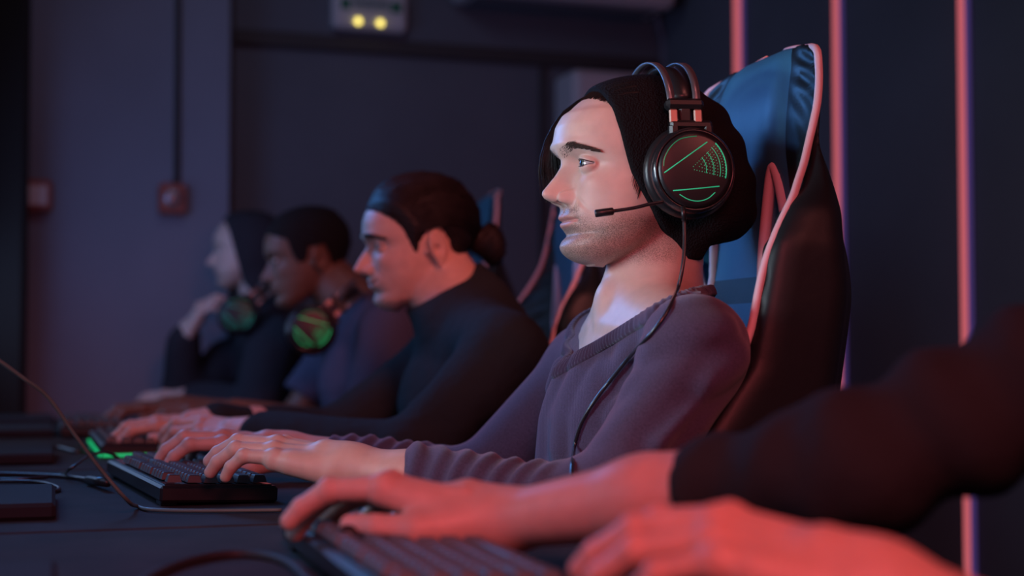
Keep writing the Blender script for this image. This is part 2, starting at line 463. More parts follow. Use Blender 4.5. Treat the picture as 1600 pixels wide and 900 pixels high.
def mw(R, t):
    m_ = Matrix.Identity(4)
    for i in range(3):
        for j in range(3): m_[i][j] = float(R[i][j])
        m_[i][3] = float(t[i])
    return m_

ROW = math.radians(17.0)                        # the row of desks runs 17 degrees off the view
FW = np.array([-math.cos(ROW), -math.sin(ROW), 0])   # the way the players face
LT = np.array([math.sin(ROW), -math.cos(ROW), 0])    # their left (towards the camera)
YAW = PI + ROW
DESK = 0.735
# ------------------------------------------------------------------ the room
RD = unit((-0.369, 1.0, 0)); RO = np.array([0.5, 5.0, 0])      # right wall runs along RD, corner at RO
BD = np.array([-RD[1], RD[0], 0])                              # back wall runs to the left
RN = BD.copy(); BN = -RD
def wallbox(name, o, d, t0, t1, z0, z1, n, thick, m, back=True):
    """slab along d from t0 to t1, its face on the line, thickness away from normal n"""
    b = MB(); c = o + d * (t0 + t1) / 2 - n * thick / 2 + np.array([0, 0, (z0 + z1) / 2])
    R = np.stack([d, n, np.array([0, 0, 1.])], 1)
    b.box(c, (t1 - t0, thick, z1 - z0), R, 0.0)
    return b.build(name, m)
fl = MB().box((-0.6, 2.2, -0.05), (9, 9.5, 0.1)).build('floor', M['floor']); fl['kind'] = 'structure'
ce = MB().box((-0.6, 2.2, 2.95), (9, 9.5, 0.1)).build('ceiling', M['ceiling']); ce['kind'] = 'structure'
o = wallbox('wall_back', RO, BD, -0.1, 4.2, 0, 2.9, BN, 0.12, M['wall']); o['kind'] = 'structure'
o = wallbox('wall_right', RO, -RD, 0.0, 5.5, 0, 2.9, RN, 0.12, M['wall']); o['kind'] = 'structure'
o = wallbox('wall_pilaster', RO, BD, 1.47, 3.1, 0, 2.9, BN, 0.001, M['pilaster']); 
bpy.data.objects.remove(o)
b = MB(); R = np.stack([BD, BN, np.array([0, 0, 1.])], 1)
b.box(RO + BD * 2.35 + BN * 0.09 + np.array([0, 0, 1.45]), (1.76, 0.18, 2.9), R); o = b.build('wall_pilaster', M['pilaster']); o['kind'] = 'structure'
b = MB().box(RO + BD * 1.455 + BN * 0.012 + np.array([0, 0, 1.45]), (0.05, 0.024, 2.9), R, 0.003); o = b.build('trim_1', M['dark']); o['kind'] = 'structure'
b = MB().box(RO + BD * 0.72 + BN * 0.012 + np.array([0, 0, 1.853]), (1.42, 0.024, 0.045), R, 0.004); o = b.build('trim_2', M['dark']); o['kind'] = 'structure'
b = MB().box(RO + BD * 0.43 + BN * 0.008 + np.array([0, 0, 0.92]), (0.02, 0.016, 1.82), R, 0.003); o = b.build('trim_3', M['dark']); o['kind'] = 'structure'
# dark curtain-like partition at the far left
b = MB()
pl = P(43, 0, 3.90)
b.box((pl[0] - 0.17, 3.91, 1.45), (0.34, 0.05, 2.9), rotz(math.radians(0)), 0.004); o = b.build('wall_left', M['partition']); o['kind'] = 'structure'
b = MB(); b.box(RO - RD * 2.6 + RN * 0.008 + np.array([0, 0, 0.05]), (5.2, 0.016, 0.1), np.stack([RD, RN, np.array([0, 0, 1.])], 1), 0.003)
o = b.build('baseboard_right', M['dark']); o['kind'] = 'structure'

# LED strips on the right wall (floor to ceiling)
def wall_at(px):
    """distance along the right wall for an image column at the horizon"""
    u = (px - 800) / FPX; # RO - RD t : x = u*y
    t = (RO[0] - u * RO[1]) / (RD[0] - u * RD[1]); return t
Rr = np.stack([-RD, RN, np.array([0, 0, 1.])], 1)
for px, wd, lab in ((1160.5, 0.040, 'pink glowing light strip rising behind the black racing chair, leftmost of three'),
                (1316.5, 0.028, 'pink glowing light strip just right of the black racing chair, middle of three'),
                (1514.5, 0.023, 'pink glowing light strip nearest the right edge of the picture')):
    t = wall_at(px); c = RO - RD * t
    th = thing('light_strip', lab, 'light', tuple(c), 0, 'pink light strips on the right wall')
    MB().box((0, 0, 1.45), (wd + 0.022, 0.006, 2.86), Rr, 0.0).build('channel', M['dark'], th)
    rn = RN * 0.008
    MB().box(tuple(rn + RD * 0.0035 + np.array([0, 0, 1.45])), (wd, 0.012, 2.84), Rr, 0.003).build('diffuser', M['pink_led'], th)
    vd = MB().box(tuple(rn - RD * (wd / 2 + 0.006) + np.array([0, 0, 1.45])), (0.016, 0.008, 2.84), Rr, 0.002).build('edge_diffuser', M['violet_led'], th)
    vd['label'] = 'violet glowing edge of the strip'

# emergency sign with two lamps, on the back wall
def back_at(px, off=0.0):
    o_ = RO + BN * off; u = (px - 800) / FPX; t = (u * o_[1] - o_[0]) / (BD[0] - u * BD[1]); return o_ + BD * t
def back_pt(px, py, off=0.0):
    c = back_at(px, off); return P(px, py, c[1])
c = back_pt(576, 18, 0.03)
Rb = np.stack([BD, BN, np.array([0, 0, 1.])], 1)
th = thing('emergency_light', 'white emergency sign box with two round yellow lamps high on the dark back wall', 'sign', tuple(c))
MB().box((0, 0, 0), (0.235, 0.06, 0.125), Rb, 0.012).build('housing', M['white_plastic'], th)
for s, w_ in ((0.080, 0.030), (-0.080, 0.034)):
    MB().box(tuple(BD * s + BN * 0.031 + np.array([0, 0, 0.012])), (w_, 0.005, 0.034), Rb, 0.002).build('green_plate', M['green_plate'], th)
b = MB()
for r_ in range(3):     # lines of small print, too blurred to read
    for k in range(9):
        b.box(tuple(BD * (0.052 - k * 0.013) + BN * 0.031 + np.array([0, 0, 0.030 - r_ * 0.013])), (0.0095, 0.003, 0.0085), Rb)
o = b.build('print_lines', mat('sign_print', (0.05, 0.16, 0.15), 0.6), th); o['kind'] = 'stuff'
for s in (560, 594.5):
    q = back_pt(s, 33 if s < 570 else 36, 0.068) - c
    b = MB(); prof = [(0.0001, 0.007), (0.007, 0.0055), (0.0105, 0.0)]
    n0 = len(b.v); b.lathe(prof, 20)
    b.v = [tuple(BD * v[0] + np.array([0, 0, v[1]]) + BN * v[2] + q) for v in b.v]
    b.build('lamp', M['yellow_lamp'], th, True)

# call-point boxes and conduit on the pilaster
for px, py, lab, mm in ((58, 306, 'small red box with a pale round face on the back wall by the dark partition', 'white_plastic'),
                        (269, 311, 'small red box at the foot of the thin conduit on the back wall', 'steel_band')):
    c = back_pt(px, py, 0.20)
    th = thing('call_point_box', lab, 'wall box', tuple(c), 0, 'red boxes on the back wall')
    MB().box((0, 0, 0), (0.078, 0.04, 0.088), Rb, 0.008).build('housing', M['red_plastic'], th)
    b = MB().lathe([(0.024, 0.0), (0.024, 0.006), (0.014, 0.010), (0.0001, 0.011)], 20) if px > 100 else MB().box((0, 0, 0.003), (0.05, 0.055, 0.008), None, 0.002)
    b.v = [tuple(BD * v[0] + np.array([0, 0, v[1]]) + BN * (0.019 + v[2])) for v in b.v]
    b.build('face_plate', M[mm], th)
c0 = back_pt(276, 290, 0.188); 
tag(MB().tube([c0, c0 + np.array([0, 0, 1.5])], 0.009, 10).build('conduit', M['dark'], None, True), 'thin dark conduit running up the bluish back wall from the right-hand red box', 'conduit')

# air conditioner and drain pipe
c = back_pt(880, -22, 0.13)
th = thing('air_conditioner', 'long pale air conditioner unit at the top of the back wall, above the headset', 'air conditioner', tuple(c))
MB().box((0, 0, 0), (0.70, 0.22, 0.13), Rb, 0.02).build('housing', M['white_plastic'], th)
for k in range(3):
    MB().box(tuple(BN * (0.03 - 0.035 * k) + np.array([0, 0, -0.068])), (0.60, 0.022, 0.008), Rb @ rotx(0.3), 0.0).build('louver', M['wall'], th)
MB().box(tuple(BN * 0.112 + np.array([0, 0, -0.02])), (0.66, 0.004, 0.06), Rb, 0.0).build('front_flap', M['white_plastic'], th)
pts = [back_pt(1022, 8, 0.03), back_pt(1030, 40, 0.03), back_pt(1036, 70, 0.02), back_pt(1037, 130, 0.015), back_pt(1037, 420, 0.015)]
tag(MB().tube(spline(pts, 24), 0.009, 8).build('drain_pipe', M['dark' if False else 'pilaster'], None, True), 'thin pipe running down the corner from the air conditioner', 'pipe')
# pale box on the wall behind the head
c = back_pt(942, 174, 0.09)
th = thing('wall_cabinet', 'pale grey cabinet on the back wall, half hidden behind the beanie', 'cabinet', tuple(c))
MB().box((0, 0, 0), (0.27, 0.17, 0.23), Rb, 0.012).build('body', M['white_plastic'], th)
MB().box(tuple(BN * 0.088), (0.24, 0.008, 0.20), Rb, 0.003).build('door', M['white_plastic'], th)

# ------------------------------------------------------------------ desks
EDGE = np.array([0.045, 1.60, 0])          # a point of the desk's edge on the players' side
SEAM0 = 1.45                               # seam nearest to the main player, at his left
U = -LT                                    # along the row, away
def along(o, f_, l_): return o + FW * f_ + LT * l_
labels = ['dark desk under the blurred grey keyboard in the foreground', 'dark desk under the black keyboard of the man in the beanie',
          'dark desk under the green glowing keyboard', 'dark desk in front of the man in the navy t-shirt', 'dark desk at the far end of the row']
for i in range(5):
    s0 = -0.745 + 0.78 * i; ln_ = 0.78 if i < 4 else 0.20                 # offset along U from EDGE
    c = EDGE + U * (s0 + ln_ / 2) + FW * 0.40
    th = thing('gaming_desk', labels[i], 'desk', (c[0], c[1], 0), YAW, 'desks in a row')
    MB().box((0, 0, DESK - 0.014), (0.80, ln_ - .008, 0.028), None, 0.004).build('tabletop', M['desk'], th)
    MB().box((0.37, 0, DESK - 0.17), (0.02, ln_ - .08, 0.28), None, 0.003).build('back_panel', M['desk_edge'], th)
    for sx in (-0.34, 0.34):
        for sy in (-ln_ / 2 + .06, ln_ / 2 - .06):
            MB().box((sx, sy, (DESK - 0.028) / 2), (0.05, 0.05, DESK - 0.028), None, 0.004).build('leg', M['black_metal'], th)

# ------------------------------------------------------------------ keyboards
def key_mesh(wu):
    w_ = wu * 0.019 - 0.0022; d_ = 0.0168; h = 0.0085; t = 0.0028
    b = MB()
    def ring(a, c_, z): return [(-c_, -a, z), (c_, -a, z), (c_, a, z), (-c_, a, z)]
    pts = ring(w_ / 2, d_ / 2, 0) + ring(w_ / 2 - t * .8, d_ / 2 - t * .8, h - 0.001) + ring(w_ / 2 - t * 1.2, d_ / 2 - t * 1.2, h)
    b.v = pts; b.f = [(0, 1, 5, 4), (1, 2, 6, 5), (2, 3, 7, 6), (3, 0, 4, 7), (4, 5, 9, 8), (5, 6, 10, 9), (6, 7, 11, 10), (7, 4, 8, 11), (8, 9, 10, 11), (3, 2, 1, 0)]
    return b.mesh('key')
ROWS = [[1, 0, 1, 1, 1, 1, -.5, 1, 1, 1, 1, -.5, 1, 1, 1, 1], [1] * 13 + [2], [1.5] + [1] * 12 + [1.5], [1.75] + [1] * 11 + [2.25], [2.25] + [1] * 10 + [2.75], [1.25, 1.25, 1.25, 6.25, 1.25, 1.25, 1.25, 1.25]]
KM = {}
def keyboard(label, corner, yaw, kmat, glow=None, group='keyboards on the desks'):
    """corner: the case's corner farthest from the player on his left, on the desk"""
    L, D = 0.438, 0.136
    R = rotz(yaw); c = np.array(corner) - R @ np.array([D / 2, L / 2, 0])
    th = thing('keyboard', label, 'keyboard', (c[0], c[1], DESK), yaw, group)
    MB().box((0, 0, 0.0125), (D, L, 0.019), roty(-0.035), 0.003).build('case', M['black_plastic'], th)
    MB().box((0, 0, 0.0228), (D - 0.012, L - 0.012, 0.002), roty(-0.035), 0.0).build('key_plate', M['gloss_black'], th)
    for s1 in (-1, 1):
        MB().box((0.055, s1 * 0.19, 0.0035), (0.02, 0.03, 0.007), None, 0.001).build('foot', M['black_plastic'], th)
    def key(wu, x, y):
        k = (wu, kmat)
        if k not in KM:
            me = key_mesh(wu); me.materials.append(M[kmat]); KM[k] = me
        o_ = bpy.data.objects.new('key', KM[k]); C.objects.link(o_); o_.parent = th
        o_.location = (x, y, 0.0245 + 0.035 * x + 0.001 * (abs(x) / 0.06)); o_.rotation_euler = (0, -0.035, 0)
    for r_, row in enumerate(ROWS):
        x = 0.050 - r_ * 0.019 - (0.004 if r_ else 0); y = L / 2 - 0.010
        for wu in row:
            if wu == 0: y -= 0.019; continue
            if wu < 0: y -= 0.019 * -wu; continue
            key(wu, x, y - wu * 0.0095); y -= wu * 0.019
        y = L / 2 - 0.010 - 0.289
        n = 3 if r_ in (0, 1, 2, 5) else (1 if r_ == 4 else 0)
        for k in range(n):
            kk = 1 if n == 1 else k
            key(1, x, y - 0.0095 - kk * 0.019)
        y -= 0.061
        if r_ > 0:
            for k in range(4 if r_ in (1, 2, 3, 4) else 3): key(1, x, y - 0.0095 - k * 0.019)
    if glow:
        MB().box((0, L / 2 + 0.001, 0.006), (D - 0.004, 0.003, 0.0045), None, 0.0).build('glow_strip', M[glow], th)
        MB().box((D / 2 + 0.001, 0, 0.006), (0.003, L - 0.01, 0.005), None, 0.0).build('glow_strip', M[glow], th)
    return th
keyboard('black mechanical keyboard in sharp view under the hands of the man in the beanie', P(250, 791, 1.71), YAW + 0.10, 'keycap')
k2 = P(158, 719, 2.45)
keyboard('black keyboard with a green glowing edge under the hand of the ponytailed man', k2, YAW + 0.02, 'keycap', 'green_glow')
keyboard('grey-capped keyboard out of focus in the foreground under the red-lit hands', (-0.082, 0.961, 0), YAW, 'old_keycap')
keyboard('dim keyboard farthest back, beyond the green glowing one', (-0.905, 3.02, 0), YAW, 'keycap')

# ------------------------------------------------------------------ monitors (mostly outside the frame, they light the faces)
def monitor(label, s):
    c = EDGE + U * s + FW * 0.74
    th = thing('monitor', label, 'monitor', (c[0], c[1], DESK), YAW + PI, 'monitors in a row')
    # local x faces the player
    MB().box((0, 0, 0.30), (0.03, 0.56, 0.34), None, 0.006).build('back_shell', M['black_plastic'], th)
    MB().box((0.0165, 0, 0.30), (0.003, 0.53, 0.31), None, 0.0).build('screen', M['screen'], th)
    for z_ in (0.1375, 0.4625): MB().box((0.018, 0, z_), (0.006, 0.56, 0.015), None, 0.001).build('bezel', M['black_plastic'], th)
    MB().box((-0.03, 0, 0.13), (0.03, 0.06, 0.24), None, 0.006).build('stand_neck', M['black_plastic'], th)
    MB().box((0.085, 0, 0.009), (0.30, 0.24, 0.018), None, 0.004).build('stand_base', M['desk_edge'], th)
for s, lab in ((-0.42, 'black monitor nearest the camera, left of the foreground keyboard'), (0.26, 'black monitor facing the man in the beanie'),
               (1.05, 'black monitor facing the ponytailed man'), (1.78, 'black monitor facing the man in the navy t-shirt'), (2.28, 'black monitor at the far end of the row')):
    monitor(lab, s)

# ------------------------------------------------------------------ cables on the desk
def cable(name, lab, pts, r, m_, n=60, cat='cable'):
    return tag(MB().tube(spline(pts, n), r, 8).build(name, M[m_], None, True), lab, cat)
DZ = DESK + 0.003
def D_(px, py, z=DZ):
    d = ray(px, py); t = (z - CAM[2]) / d[2]; return np.array(CAM) + d * t
cable('pale_cable', 'thin pale cable rising from the desk beside the near keyboard', [P(-90, 520, 1.52), P(-20, 552, 1.54), P(35, 590, 1.56), P(75, 621, 1.58), P(120, 684, 1.60), P(160, 737, 1.615), P(200, 783, 1.63), D_(214, 791), D_(232, 796), D_(280, 798), D_(350, 798), D_(440, 797)], 0.0022, 'pale_cable', 90)
cable('black_cable', 'black cable with a thick strain relief running left from the near keyboard', [D_(168, 754, DESK + .012), D_(150, 752, DESK + .008), D_(120, 747), D_(70, 743), D_(0, 741), D_(-80, 742)], 0.0035, 'cable')
MB_ = MB().tube([D_(168, 754, DESK + .012), D_(138, 750, DESK + .007)], 0.006, 10)
tag(MB_.build('cable_sleeve', M['black_plastic'], None, True), 'ribbed black cable sleeve at the back corner of the near keyboard', 'cable sleeve')
cable('thin_cable', 'thin black cable curving up behind the near keyboard towards the green glow', [D_(-40, 748), D_(40, 748), D_(92, 742), D_(112, 731, DESK + .02), D_(140, 712, DESK + .03), D_(165, 707, DESK + .03), D_(186, 716, DESK + .02), D_(198, 728, DESK + .01)], 0.0022, 'cable')
cable('looped_cable', 'dark cable lying in a loop left of the near keyboard', [D_(-40, 752), D_(30, 752), D_(70, 755), D_(92, 763), D_(80, 768), D_(40, 766), D_(-30, 768)], 0.0025, 'cable')
cable('foreground_cable', 'blurred dark cable arching across the desk in the foreground', [D_(170, 960), D_(230, 905), D_(300, 876), D_(380, 866), D_(450, 880), D_(500, 930)], 0.0045, 'matt_cable')
cable('back_cable', 'dark cable on the desk beside the far keyboard', [D_(-20, 700), D_(40, 704), D_(90, 700), D_(120, 706), D_(150, 700)], 0.004, 'cable')
# ------------------------------------------------------------------ heads
# head frame: origin between the ear canals, x to the face, y to the left, z up
def tab(zs, vs):
    zs = np.array(zs, float); vs = np.array(vs, float); fine = np.linspace(zs[0], zs[-1], 700)
    v = np.interp(fine, zs, vs)
    k = np.hanning(23); k /= k.sum(); vp = np.pad(v, 11, mode='edge'); v = np.convolve(vp, k, 'valid')
    return fine, v
class Head:
    def __init__(s, origin, yaw, pitch=0.0, roll=0.0, scale=1.0, **kw):
        """pitch > 0: nose down"""
        s.o = np.array(origin, float); s.R = rotz(yaw) @ roty(pitch) @ rotx(roll); s.s = scale
        k = dict(nose=1.0, nose_w=1.0, lip=1.0, chin=0.0, brow=1.0, ear=True, smile=0.0, wide=1.0, nose_up=0.0, hump=0.0, stub=0.0, jaw=1.10, crown=1.0, fore=0.0, occ=0.0, eye_z=0.0, brow_z=0.0, skin=(0.62, 0.42, 0.35), eye_open=1.0); k.update(kw); s.k = k
        ch = k['chin']
        s.F = tab([-.107, -.103, -.097, -.090, -.082, -.074, -.067, -.060, -.052, -.045, -.036, -.028, -.012, 0, .012, .020, .028, .036, .046, .06, .076, .092, .106, .116, .122, .126],
                  [.060, .074 + ch, .0845 + ch, .0905 + ch, .093 + ch, .0915 + ch * .7, .0885, .0915, .0935, .0955, .0965, .0955, .0925, .0905, .0890, .0915, .0965, .0985, .0985, .0965, .0900, .0780, .0640, .0600, .0580, .056])
        s.Bk = tab([-.107, -.10, -.092, -.08, -.07, -.06, -.05, -.035, -.02, 0, .03, .06, .08, .1, .112, .120, .126], [.050, .042, .028, .010, -.002, -.013, -.024, -.045, -.066, -.083, -.0975, -.0985, -.092, -.080, -.076, -.073, -.070])
        s.W = tab([-.107, -.103, -.096, -.085, -.07, -.055, -.04, -.02, 0, .02, .045, .07, .09, .105, .115, .122, .126], [.012, .022, .034, .046, .0545, .060, .0645, .0685, .0705, .0725, .0745, .0725, .0655, .0570, .054, .052, .050])
        s.X = tab([-.107, -.10, -.09, -.075, -.055, -.03, 0, .04, .126], [.064, .062, .052, .040, .028, .016, .008, .0, .0])
        s.ek = k['eye_open']
    def to_l(s, p): return ((p - s.o.astype(f32)) @ s.R.astype(f32)) / s.s
    def to_w(s, q): return (np.asarray(q) * s.s) @ s.R.T + s.o
    def feat(s, y, z):
        """forward relief of the face"""
        k = s.k; ay = np.abs(y); a = np.zeros_like(y)
        zn = np.array([-.0345, -.0315, -.0285, -.0250, -.0210, -.017, -.011, -.003, .006, .013, .020, .030]); nu = k['nose_up']
        nn = np.array([0, .0045, .0175, .0255, .0292, .0290, .0248, .0188, .0125, .0075, .0030, 0]) * k['nose']
        nn = nn + np.array([0, 0, 0, 0, 0, 0, .3, 1, 1, .5, 0, 0]) * k['hump']
        N = np.interp(z - nu, zn, nn)
        sw = np.interp(z, [-.03, -.02, -.01, .005, .02], [.0122, .0118, .0096, .0082, .0095]) * k['nose_w']
        a = N * np.exp(-(ay / sw) ** 2.4)
        # nostril wings
        a = np.maximum(a, .0150 * k['nose'] * np.exp(-((ay - .0125 * k['nose_w']) / .0066) ** 2 - ((z + .0235) / .0080) ** 4))
        a = a - .0020 * gauss(ay - .0215 * k['nose_w'], .0035) * gauss(z + .030, .009)      # crease beside the wing
        # lips
        l = k['lip']; zm = -.0495 - .05 * k['smile'] * 0 + k['smile'] * ay ** 2 * 9
        hw = .0255 + .003 * k['smile']
        taper = np.clip(1 - (ay / hw) ** 2, 0, 1)
        up = .0042 * l * taper * gauss(z - zm - .0046, .0040) * (1 - .15 * gauss(ay, .0035))
        lo = .0052 * l * taper * gauss(z - zm + .0056, .0044)
        a = a + up + lo - .0036 * gauss(z - zm, .00135) * ss(-ay, -hw - .003, -hw + .006) - .0022 * gauss(ay - hw, .0035) * gauss(z - zm, .004)
        a = a - .0012 * gauss(ay, .0022) * ss(z, -.046, -.042) * ss(-z, .030, .034)             # philtrum
        a = a - .0018 * gauss(z + .067, .005) * gauss(ay, .020)                               # under the lip
        a = a + .0016 * gauss(z + .086, .009) * gauss(ay, .018)                               # chin boss
        # sockets, brow, cheeks
        a = a - .0100 * np.exp(-((ay - .031) / .0165) ** 2 - ((z - .0165 + s.k['eye_z']) / .0105) ** 2)
        a = a - .0060 * np.exp(-((ay - .0155) / .0060) ** 2 - ((z - .0145) / .0090) ** 2)
        a = a + .0036 * k['brow'] * np.exp(-((ay - .027) / .019) ** 2 - ((z - .0350) / .0060) ** 2)
        a = a + .0020 * np.exp(-(ay / .012) ** 2 - ((z - .034) / .009) ** 2)
        a = a + .0050 * np.exp(-((ay - .043) / .015) ** 2 - ((z + .008) / .013) ** 2)
        a = a - .0030 * np.exp(-((ay - .046) / .014) ** 2 - ((z + .042) / .018) ** 2)
        a = a - .0016 * np.exp(-((z + .030 + (ay - .03) * 1.1) / .0035) ** 2) * gauss(ay - .030, .010)   # nose to mouth fold
        a = a + .0028 * np.exp(-((ay - .024) / .016) ** 2 - ((z + .048) / .016) ** 2)             # muzzle
        return a
    def f_local(s, q, ear=True):
        z0 = q[:, 2]; k_ = s.k
        z = np.where(z0 < -.052, -.052 + (z0 + .052) * k_['jaw'], np.where(z0 > .04, .04 + (z0 - .04) * k_['crown'], z0)).astype(f32)
        q = np.stack([q[:, 0], q[:, 1], z], 1); x, y = q[:, 0], q[:, 1]
        F = np.interp(z, *s.F).astype(f32); B = np.interp(z, *s.Bk).astype(f32); W = (np.interp(z, *s.W) * s.k['wide']).astype(f32); X = np.interp(z, *s.X).astype(f32)
        F = F + k_['fore'] * ss(z, -.002, .030) * (1 - ss(z, .055, .125))
        ft = s.feat(y, z) * ss(x, .02, .055)
        dx = x - ft - X
        ab = np.where(dx > 0, F - X, X - B); ab = np.maximum(ab, .002)
        pw = np.where(dx > 0, 2.15, 2.2)
        rho = ((np.abs(dx) / ab) ** pw + (np.abs(y) / np.maximum(W, .002)) ** pw) ** (1 / pw)
        sc = np.where(dx > 0, np.minimum(ab, .09), W)
        d = (rho - 1) * sc
        d = smax(d, ell(q, (-.006, 0, .034), (.112, .088, .0930)) - .1 * (1 - ss(z, .035, .085)), .008)
        d = np.maximum(d, -.1075 - z)
        if k_['occ']: d = smax(d, (q[:, 0] + .075) * -.50 + (q[:, 2] - .098) * .866, .02)
        # eyes: lids over the balls, then the openings
        for sy in (-1, 1):
            c = np.array([.0735 + k_['fore'] * .45, sy * .0315, .0155 - k_['eye_z']], f32)
            r = np.linalg.norm(q - c, axis=1)
            d = smin(d, r - .0136, .0035)
            yy = (y - sy * .0315) * sy      # towards the temple
            up = (z - c[2]) - (.0050 * s.ek * np.clip(1 - ((yy + .001) / .0150) ** 2, -1, 1) + .0006 - yy * .03)
            lo = -(z - c[2]) - (.0036 * np.clip(1 - ((yy - .001) / .0150) ** 2, -1, 1) + yy * .02)
            al = np.maximum(np.maximum(up, lo), np.abs(yy) - .0145)
            cut = np.maximum(np.maximum(al, .0112 - r), c[0] + .0005 - x)
            d = smax(d, -cut, .0006)
            # upper lid crease
            cr = (z - c[2]) - (.0098 - yy ** 2 * 22)
            d = d + .0010 * np.exp(-(cr / .0011) ** 2) * gauss(yy, .013) * (x > .06)
        # nostrils
        for sy in (-1, 1):
            d = smax(d, -ell(q, (.1045 + .018 * (s.k['nose'] - 1), sy * .0078 * s.k['nose_w'], -.0315), (.0075, .0036, .0042)), .0015)
        if ear and s.k['ear']:
            for sy in (-1, 1):
                Re = rotz(sy * 0.38) @ roty(0.18)
                c = np.array([-.014, sy * .0775, .004])
                e = ell(q, c, (.0185, .0062, .0295), Re)
                e = smax(e, -ell(q, c + Re @ np.array([.0035, sy * .0062, .0005]), (.0125, .0055, .0215), Re), .002)
                e = smin(e, ell(q, c + Re @ np.array([.0030, sy * .0012, .0045]), (.0085, .0035, .0145), Re), .002)
                e = smax(e, -ell(q, c + Re @ np.array([.0060, sy * .0040, -.0055]), (.0065, .0060, .0085), Re), .002)
                e = smin(e, ell(q, c + Re @ np.array([.0045, 0, -.026]), (.0070, .0040, .0085), Re), .003)
                e = smin(e, ell(q, (.0045, sy * .0735, -.004), (.0045, .0040, .0065)), .003)
                d = smin(d, e, .004)
        return d
    def f(s, p, ear=True): return s.f_local(s.to_l(p), ear) * s.s
    def colour(s, p):
        """rgba per point: skin, lips, stubble amount in alpha"""
        q = s.to_l(p.astype(f32)); x, y, z = q[:, 0], q[:, 1], q[:, 2]; ay = np.abs(y)
        base = np.array(s.k['skin']); col = np.tile(base, (len(p), 1)); al = np.zeros(len(p))
        face = ss(x, .03, .06) * ss(z, -.125, -.11)
        zm = -.0495 + s.k['smile'] * ay ** 2 * 9; hw = .0255
        th = .0078 * np.clip(1 - (ay / hw) ** 2, 0, 1) ** .7
        lip = ss(-np.abs(z - zm + .0006), -th - .0008, -th + .0008) * (ay < hw) * (x > .07)
        lc = base * np.array([0.86, 0.58, 0.60])
        col = col * (1 - lip[:, None]) + lc * lip[:, None]
        red = np.exp(-((ay - .04) / .02) ** 2 - ((z + .012) / .02) ** 2) * .5 + np.exp(-(ay / .016) ** 2 - ((z + .022) / .012) ** 2) * .8
        col *= 1 - face[:, None] * red[:, None] * np.array([0.0, .14, .14])
        if s.k['stub'] > 0:
            jaw = ss(-z, .036, .052) * ss(x, -.03, -.005)
            jaw = jaw * (1 - gauss(ay - .045, .012) * ss(z, -.062, -.045) * .8 * (x > .05))
            mus = np.exp(-((z + .0395) / .0055) ** 2) * ss(-ay, -.033, -.027) * (x > .07)
            un = np.exp(-((z + .066) / .006) ** 2) * gauss(ay, .018)
            a_ = np.clip(np.maximum(np.maximum(jaw * .8, mus), un), 0, 1) * (1 - lip)
            neck = ss(-z, .086, .106); a_ *= (1 - neck)
            al = a_ * s.k['stub']
            col *= 1 - .26 * (a_ * s.k['stub'])[:, None] * np.array([.8, 1, 1.05])
        return np.concatenate([col, al[:, None]], 1)

def on_head(head, pts, off=0.0, c=(-.005, 0, .030), f=None):
    """push points radially onto the head's surface (head frame in, head frame out)"""
    pts = np.asarray(pts, f32); c = np.array(c, f32); d = pts - c; d /= np.linalg.norm(d, axis=1, keepdims=True)
    lo = np.full(len(pts), .03, f32); hi = np.full(len(pts), .19, f32)
    for _ in range(15):
        m_ = (lo + hi) / 2; ins = head.f_local(c + d * m_[:, None], False) < off; lo = np.where(ins, m_, lo); hi = np.where(ins, hi, m_)
    return c + d * lo[:, None]
def strands(th, head, paths, off, m_, rad=.0008, name='hair_strands'):
    """paths: (n, k, 3) in the head frame, off: (n, k) height over the skin"""
    n, k, _ = paths.shape
    q = on_head(head, paths.reshape(-1, 3), np.asarray(off).reshape(-1)).reshape(n, k, 3)
    b = MB(); w_ = [rad * (.35 + .65 * math.sin(PI * min(1, (i + .4) / (k * .5)) / 2)) for i in range(k)]; w_[-1] = rad * .5
    for s_ in q: b.tube([head.to_w(p) for p in s_], w_, 4, caps=False)
    o = b.build(name, m_, th, True); o['kind'] = 'stuff'
    return o
def set_tone(me, col):
    at = me.color_attributes.new('tone', 'FLOAT_COLOR', 'POINT')
    at.data.foreach_set('color', np.ascontiguousarray(col, np.float32).ravel())

